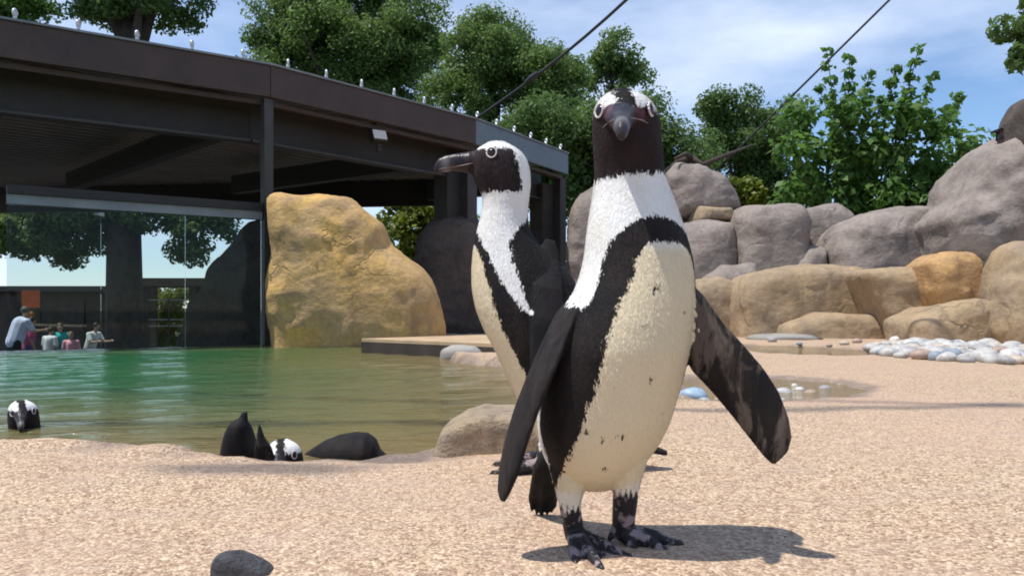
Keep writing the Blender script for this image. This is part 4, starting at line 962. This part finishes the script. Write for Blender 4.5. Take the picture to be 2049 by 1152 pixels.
# tail brush, propped on the ground behind
ta = W(1140, 860, 1.16); tb = G(1086, 1041)
for k_, (bx_, top_) in enumerate([(-22, 0.010), (-12, 0.004), (-2, 0.0), (9, 0.003), (18, 0.008), (25, 0.014)]):
    te = G(1086+bx_, 1041)+Vector((0, 0.004*(k_ % 2), 0.004+top_)); tm = W(1094+bx_*0.75, 935, 1.195)
    pg.piece('tail', lambda mb: blade(mb, interp_st([(ta+Vector((-.012+bx_*.0006, 0, 0)), ta+Vector((.012+bx_*.0006, 0, 0)), .022, Vector((0, .8, .6))), (tm+Vector((-.008, 0, 0)), tm+Vector((.008, 0, 0)), .011, Vector((0, .9, .4))), (te+Vector((-.0055, 0, .02)), te+Vector((.0055, 0, .02)), .005, Vector((0, .9, .4))), (te+Vector((-.0018, 0, 0)), te+Vector((.0018, 0, 0)), .0028, Vector((0, .9, .4)))], 16), 0))
tabsF = dict(**{'in': [(484, 0), (488, 22), (500, 33), (530, 42), (580, 44), (620, 49), (720, 50), (810, 52), (860, 58), (900, 66), (940, 80), (985, 98)],
                'out': [(436, 0), (440, 24), (455, 45), (480, 63), (510, 73), (600, 73), (630, 86), (700, 101), (850, 106), (900, 101), (990, 101)],
                'back': [(340, 128), (450, 120), (550, 117), (600, 110), (640, 112), (700, 113), (850, 126), (1000, 128)]})
hpF = dict(throat=yz(344, 1.05), brow=yz(213, 1.05), maskback=0.032, crown=0.0112, roll=-0.0045, napelow=yz(330, 1.05), lore=0.030, join=yz(352, 1.08), tilt=0.10, ankle=yz(985, 1.07), ankle2=yz(1013, 1.07), anksplit=0.115, skin=[(*W(1216, 224, 1.045), 0.011), (*W(1283, 222, 1.045), 0.011)],
           beak0=tuple(b0), beakdir=tuple(bdn), beaklen=bl)
sp_px = [(1299, 577, 6), (1367, 624, 5), (1272, 650, 7), (1296, 757, 6), (1326, 832, 4), (1191, 876, 5), (1231, 870, 6), (1160, 858, 5), (1202, 940, 4), (1345, 900, 0)]
spots = []
for x, y_, r_ in sp_px:
    i = np.argmin(np.abs(yF-y_)); cxp = cF[0][i]; hw = cF[3][i]/pm; q = math.degrees(math.asin(np.clip((x-cxp)/hw, -.99, .99)))-math.degrees(cF[2][i])
    spots.append((yz(y_, 1.02), q, r_*pm*0.7))
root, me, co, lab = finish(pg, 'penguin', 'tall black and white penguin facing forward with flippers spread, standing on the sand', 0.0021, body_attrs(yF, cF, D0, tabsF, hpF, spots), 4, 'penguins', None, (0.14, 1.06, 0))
eyes_ = []
bvh = BVHTree.FromPolygons([v.co for v in me.vertices], [p.vertices[:] for p in me.polygons])
for x, y_ in ((1201, 222), (1300, 219)):
    o_ = Vector((0, 0, H)); d_ = (W(x, y_, 1)-o_).normalized(); hit = bvh.ray_cast(o_, d_)
    n_ = hit[1]; sx = 1 if x > 1243 else -1; eye(root, hit[0], (sx*0.89, -0.45, 0.10), 0.0078); eyes_.append((*hit[0], 0.012))
plumage(me, lab, root, 80000, 0.0062, 0.0012, eyes_+[(*(b0+bdn*0.02), 0.03)])
for pts_ in ([(1231, 238), (1222, 243), (1213, 249), (1206, 256)], [(1262, 236), (1274, 238), (1286, 241), (1297, 247)]):
    q_ = []
    for x, y_ in pts_:
        d_ = (W(x, y_, 1)-Vector((0, 0, H))).normalized(); hit = bvh.ray_cast(Vector((0, 0, H)), d_)
        if hit[0] is not None: q_.append(hit[0]-d_*0.0002)
    MB().tube(q_, [0.0005, 0.0007, 0.0008, 0.0005][:len(q_)], 6).build('gape_line', m_plain('gape_skin', (0.24, 0.21, 0.20), 0.5, 0.1, 50), root, True)
claws(root, tL+tR, [p-heelL for p in tL]+[p-heelR for p in tR])

# ---- rear penguin, in profile facing the dock
D1 = 1.62; pm1 = D1/F
sil = [(284, 991, 999), (287, 972, 1018), (293, 958, 1032), (302, 947, 1043), (315, 943, 1053), (335, 942, 1060), (355, 945, 1062), (375, 955, 1062), (390, 966, 1060), (420, 965, 1056), (450, 957, 1057), (475, 951, 1066), (495, 947, 1090), (515, 945, 1112),
       (545, 943, 1140), (580, 944, 1158), (620, 952, 1172), (660, 968, 1182), (700, 990, 1192), (750, 1013, 1205), (800, 1036, 1216), (850, 1060, 1225), (890, 1085, 1225), (910, 1110, 1215), (918, 1135, 1190)]
wl = lambda y_: np.interp(y_, [284, 287, 293, 302, 320, 350, 390, 430, 480, 540, 620, 720, 850, 900, 918], [.004, .017, .028, .036, .043, .045, .043, .042, .052, .072, .09, .098, .085, .06, .03])
rows = [(y_, (l_+r_)/2, D1, R(-90), float(wl(y_)), (r_-l_)/2*pm1, (r_-l_)/2*pm1) for y_, l_, r_ in sil]
yB, cB = ring_stack(rows, D1)
pg = Penguin(); pg.piece('torso', lambda mb: mb.loft(stack_mesh(yB, cB, D1)))
bb0 = W(950, 326, D1); bb1 = W(868, 331, D1-0.01); bdir = (bb1-bb0); blen = bdir.length; bdn1 = bdir.normalized()
bst = [(-.25, .028, .027, 0), (0, .021, .0235, 0), (.25, .015, .0195, .002), (.5, .011, .017, .003), (.72, .0085, .0165, .001), (.88, .0065, .0145, -.002), (.96, .005, .010, -.006), (1.0, .003, .005, -.011)]
pg.piece('beak', lambda mb: mb.loft([[bb0+bdn1*blen*s+Vector((0, w_*math.cos(q), h_*math.sin(q)+o_)) for q in np.linspace(0, 2*math.pi, 24, endpoint=False)] for s, w_, h_, o_ in bst]))
fl1 = [((1085, 476), (1112, 482), 1.605, .006), ((1072, 512), (1118, 520), 1.59, .010), ((1062, 565), (1126, 575), 1.548, .012), ((1062, 640), (1128, 650), 1.525, .012), ((1060, 720), (1122, 730), 1.52, .010), ((1066, 790), (1112, 800), 1.525, .008), ((1085, 850), (1100, 852), 1.53, .004)]
st3 = interp_st([(W(*a_, d_), W(*b_, d_), h_, Vector((0.1, -1, 0)).normalized()) for a_, b_, d_, h_ in fl1], 30)
pg.piece('flip', lambda mb: blade(mb, st3, 0))
fl2 = [((1085, 480), (1112, 484), 1.64, .006), ((1075, 515), (1125, 525), 1.68, .012), ((1065, 600), (1128, 610), 1.715, .012), ((1070, 720), (1122, 730), 1.72, .010), ((1085, 820), (1100, 822), 1.71, .004)]
st4 = interp_st([(W(*a_, d_), W(*b_, d_), h_, Vector((0.1, 1, 0)).normalized()) for a_, b_, d_, h_ in fl2], 24)
pg.piece('flip', lambda mb: blade(mb, st4, 0))
for sgn in (-1, 1):
    dd_ = D1+0.045*sgn; hp_ = W(1130, 860, dd_); an = Vector((GX(1095, dd_), dd_, 0.055)); hl = Vector((GX(1085, dd_), dd_, 0.022))
    tps = [Vector((hl.x-0.075, dd_-0.03, 0)), Vector((hl.x-0.092, dd_-0.002, 0)), Vector((hl.x-0.078, dd_+0.028, 0))]
    pg.piece('leg', lambda mb: mb.capsule(hp_, an, 0.036, 0.018)); pg.piece('foot', lambda mb: mb.capsule(an, hl, 0.017, 0.015)); pg.piece('foot', lambda mb: foot_piece(mb, hl, tps))
    if sgn == -1: tA, hA = tps, hl
    else: tB, hB = tps, hl
ta = W(1195, 850, D1); tb = W(1322, 902, D1)
pg.piece('tail', lambda mb: blade(mb, interp_st([(ta+Vector((0, -.045, 0)), ta+Vector((0, .045, 0)), .035, Vector((.4, 0, 1))), (tb+Vector((-.04, -.028, .01)), tb+Vector((-.04, .028, .01)), .010, Vector((.3, 0, 1))), (tb+Vector((0.012, -.012, -0.004)), tb+Vector((0.012, .012, -0.004)), .005, Vector((.3, 0, 1)))], 14), 0))
tabsB = dict(**{'in': [(488, 0), (494, 20), (510, 30), (540, 36), (580, 42), (640, 47), (720, 52), (800, 60), (900, 85), (918, 90)],
                'out': [(462, 0), (468, 20), (480, 34), (510, 46), (540, 52), (580, 64), (620, 80), (640, 95), (918, 105)],
                'back': [(395, 180), (425, 176), (445, 150), (465, 118), (490, 94), (520, 84), (560, 84), (590, 86), (615, 88), (640, 94), (918, 112)]})
hpB = dict(throat=yz(388, D1), brow=yz(302, D1), maskback=0.034, crown=0.014, roll=-0.024, napelow=yz(400, D1), lore=0.046, join=yz(396, D1), ankle=0.052, beak0=tuple(bb0), beakdir=tuple(bdn1), beaklen=blen)
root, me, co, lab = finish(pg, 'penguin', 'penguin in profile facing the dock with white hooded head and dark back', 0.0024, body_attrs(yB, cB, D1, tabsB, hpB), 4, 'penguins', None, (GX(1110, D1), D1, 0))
eyes_ = []
bvh = BVHTree.FromPolygons([v.co for v in me.vertices], [p.vertices[:] for p in me.polygons])
for dz, sgn in ((0, -1), (0, 1)):
    pz = W(985, 313, D1); hit = bvh.ray_cast(Vector((pz.x, D1+0.3*sgn, pz.z)), Vector((0, -sgn, 0)))
    if hit[0] is not None: eye(root, hit[0], (-0.25, sgn*0.95, 0.12), 0.0085); eyes_.append((*hit[0], 0.013))
for sgn in (-1, 1):
    q_ = []
    for f_ in np.linspace(0.02, 0.86, 9):
        pz = bb0+bdn1*blen*f_+Vector((0, 0, -0.004-0.006*f_)); hit = bvh.ray_cast(Vector((pz.x, D1+0.3*sgn, pz.z)), Vector((0, -sgn, 0)))
        if hit[0] is not None: q_.append(hit[0])
    if len(q_) > 2: MB().tube(q_, 0.0011, 6).build('bill_gape', m_plain('gape_dark', (0.16, 0.10, 0.10), 0.4, 0.2, 60), root, True)
plumage(me, lab, root, 44000, 0.0075, 0.0015, eyes_+[(*bb0, 0.034)])
claws(root, tA+tB, [p-hA for p in tA]+[p-hB for p in tB])

# ---- swimmers: heads share the front penguin's head shape
def swimmer(px, ywater, D, sc, yaw, sink, label, seed):
    """head and neck above the water, floating body below it"""
    pg = Penguin(); sel = yF < 470
    yy = yF[sel]; cc = [c[sel].copy() for c in cF]; cc[2] = cc[2]*0
    pg.piece('torso', lambda mb: mb.loft(stack_mesh(yy, cc, D0)))
    pg.piece('beak', lambda mb: mb.loft([[b0+bdn*bl*s+bu*(w_*math.cos(q))+bw*(h_*math.sin(q)+o_) for q in np.linspace(0, 2*math.pi, 24, endpoint=False)] for s, w_, h_, o_ in [(-0.3, .024, .022, 0), (0.0, .0205, .0185, 0), (.25, .015, .0165, -.001), (.5, .0115, .0145, -.001), (.75, .0095, .0125, -.0015), (.92, .0075, .0095, -.004), (1.0, .0045, .006, -.008)]]))
    cb = W(1262, 450, 1.20); pg.piece('flip', lambda mb: mb.ball(cb+Vector((0, 0.07, -0.035)), (0.085, 0.19, 0.065), 14))
    piv = W(1260, 260, 1.09)
    tgt = W(px, ywater, D); tgt.z = ZW+sink
    xf = Matrix.Translation(tgt) @ Matrix.Rotation(yaw, 4, 'Z') @ Matrix.Scale(sc, 4) @ Matrix.Translation(-piv)
    hp = dict(hpF); hp.pop('skin')
    f0 = body_attrs(yF, [cF[0], cF[1], cF[2]*0, *cF[3:]], D0, tabsF, hp)
    root, me, co, lab = finish(pg, 'penguin', label, 0.0032, f0, 3, 'penguins', xf, (tgt.x, tgt.y, ZW))
    bv = BVHTree.FromPolygons([v.co for v in me.vertices], [p.vertices[:] for p in me.polygons])
    for x, y_ in ((1201, 222), (1300, 219)):
        w_ = xf @ W(x, y_, 1.055); sx = 1 if x > 1243 else -1; n_ = (xf.to_3x3() @ Vector((sx*0.80, -0.60, 0.10))).normalized()
        hit = bv.find_nearest(w_); eye(root, hit[0], n_, 0.0082*sc)
    return root
swimmer(50, 850, 2.56, 0.96, R(38), 0.036, 'swimming penguin with only its upright head above the green water, away from the others', 1)
swimmer(573, 905, 1.96, 0.96, R(13), 0.008, 'swimming penguin peering over the sandy pool lip, white brows showing', 2)
def plain_attrs(co, lab):
    n = len(co); zf = np.zeros(n); d = np.full(n, 0.02); return dict(dark=d, cream=zf, mottle=np.where(lab == 'flip_under', 0.5, 0.0), foot=np.where(lab == 'foot', 1.0, 0.0), beak=zf, skin=zf)
# rump and tail of a dabbling penguin
D = 1.93; pg = Penguin(); c = W(470, 885, D)
pg.piece('torso', lambda mb: mb.loft([[W((l_+r_)/2, y_, D)+Vector(((r_-l_)/2*D/F*math.cos(q), 0.055*((r_-l_)/70)*math.sin(q)+ (y_-840)*0.0004, 0)) for q in np.linspace(0, 2*math.pi, 28, endpoint=False)] for y_, l_, r_ in [(838, 474, 490), (842, 466, 494), (850, 458, 499), (862, 450, 502), (880, 443, 505), (900, 437, 508), (930, 430, 515), (970, 440, 520), (1000, 460, 515)]]))
pg.piece('tail', lambda mb: blade(mb, interp_st([(W(470, 852, D), W(497, 852, D), .016, Vector((0, 1, 0))), (W(484, 824, D), W(495, 823, D), .005, Vector((0, 1, 0)))], 8), 0))
pg.piece('flip_under', lambda mb: blade(mb, interp_st([(W(505, 940, D-.02), W(556, 930, D-.02), .012, Vector((.2, -1, 0))), (W(510, 890, D-.03), W(543, 892, D-.03), .011, Vector((.2, -1, 0))), (W(514, 868, D-.03), W(529, 872, D-.03), .008, Vector((.2, -1, 0))), (W(517, 848, D-.03), W(521, 849, D-.03), .004, Vector((.2, -1, 0)))], 16), 0))
finish(pg, 'penguin', 'dabbling penguin with black rump and pointed tail raised out of the water', 0.003, plain_attrs, 3, 'penguins', None, (c.x, D, ZW))
# floating penguin seen as a long dark back
D = 2.08; pg = Penguin(); c = W(690, 890, D); c.z = ZW-0.012
pg.piece('torso', lambda mb: mb.loft([[Vector((GX(x_, D), D+0.075*k_*math.cos(q), ZW-0.006+0.062*k_*math.sin(q)+o_)) for q in np.linspace(0, 2*math.pi, 28, endpoint=False)] for x_, k_, o_ in [(604, .10, -.002), (625, .36, .000), (650, .66, .002), (680, .86, .004), (710, .95, .005), (735, .93, .004), (750, .78, .0), (760, .5, -.01), (785, .30, -.025), (800, .10, -.035)]]))
finish(pg, 'penguin', 'floating penguin with just its long dark back above the water', 0.003, plain_attrs, 3, 'penguins', None, (c.x, D, ZW))
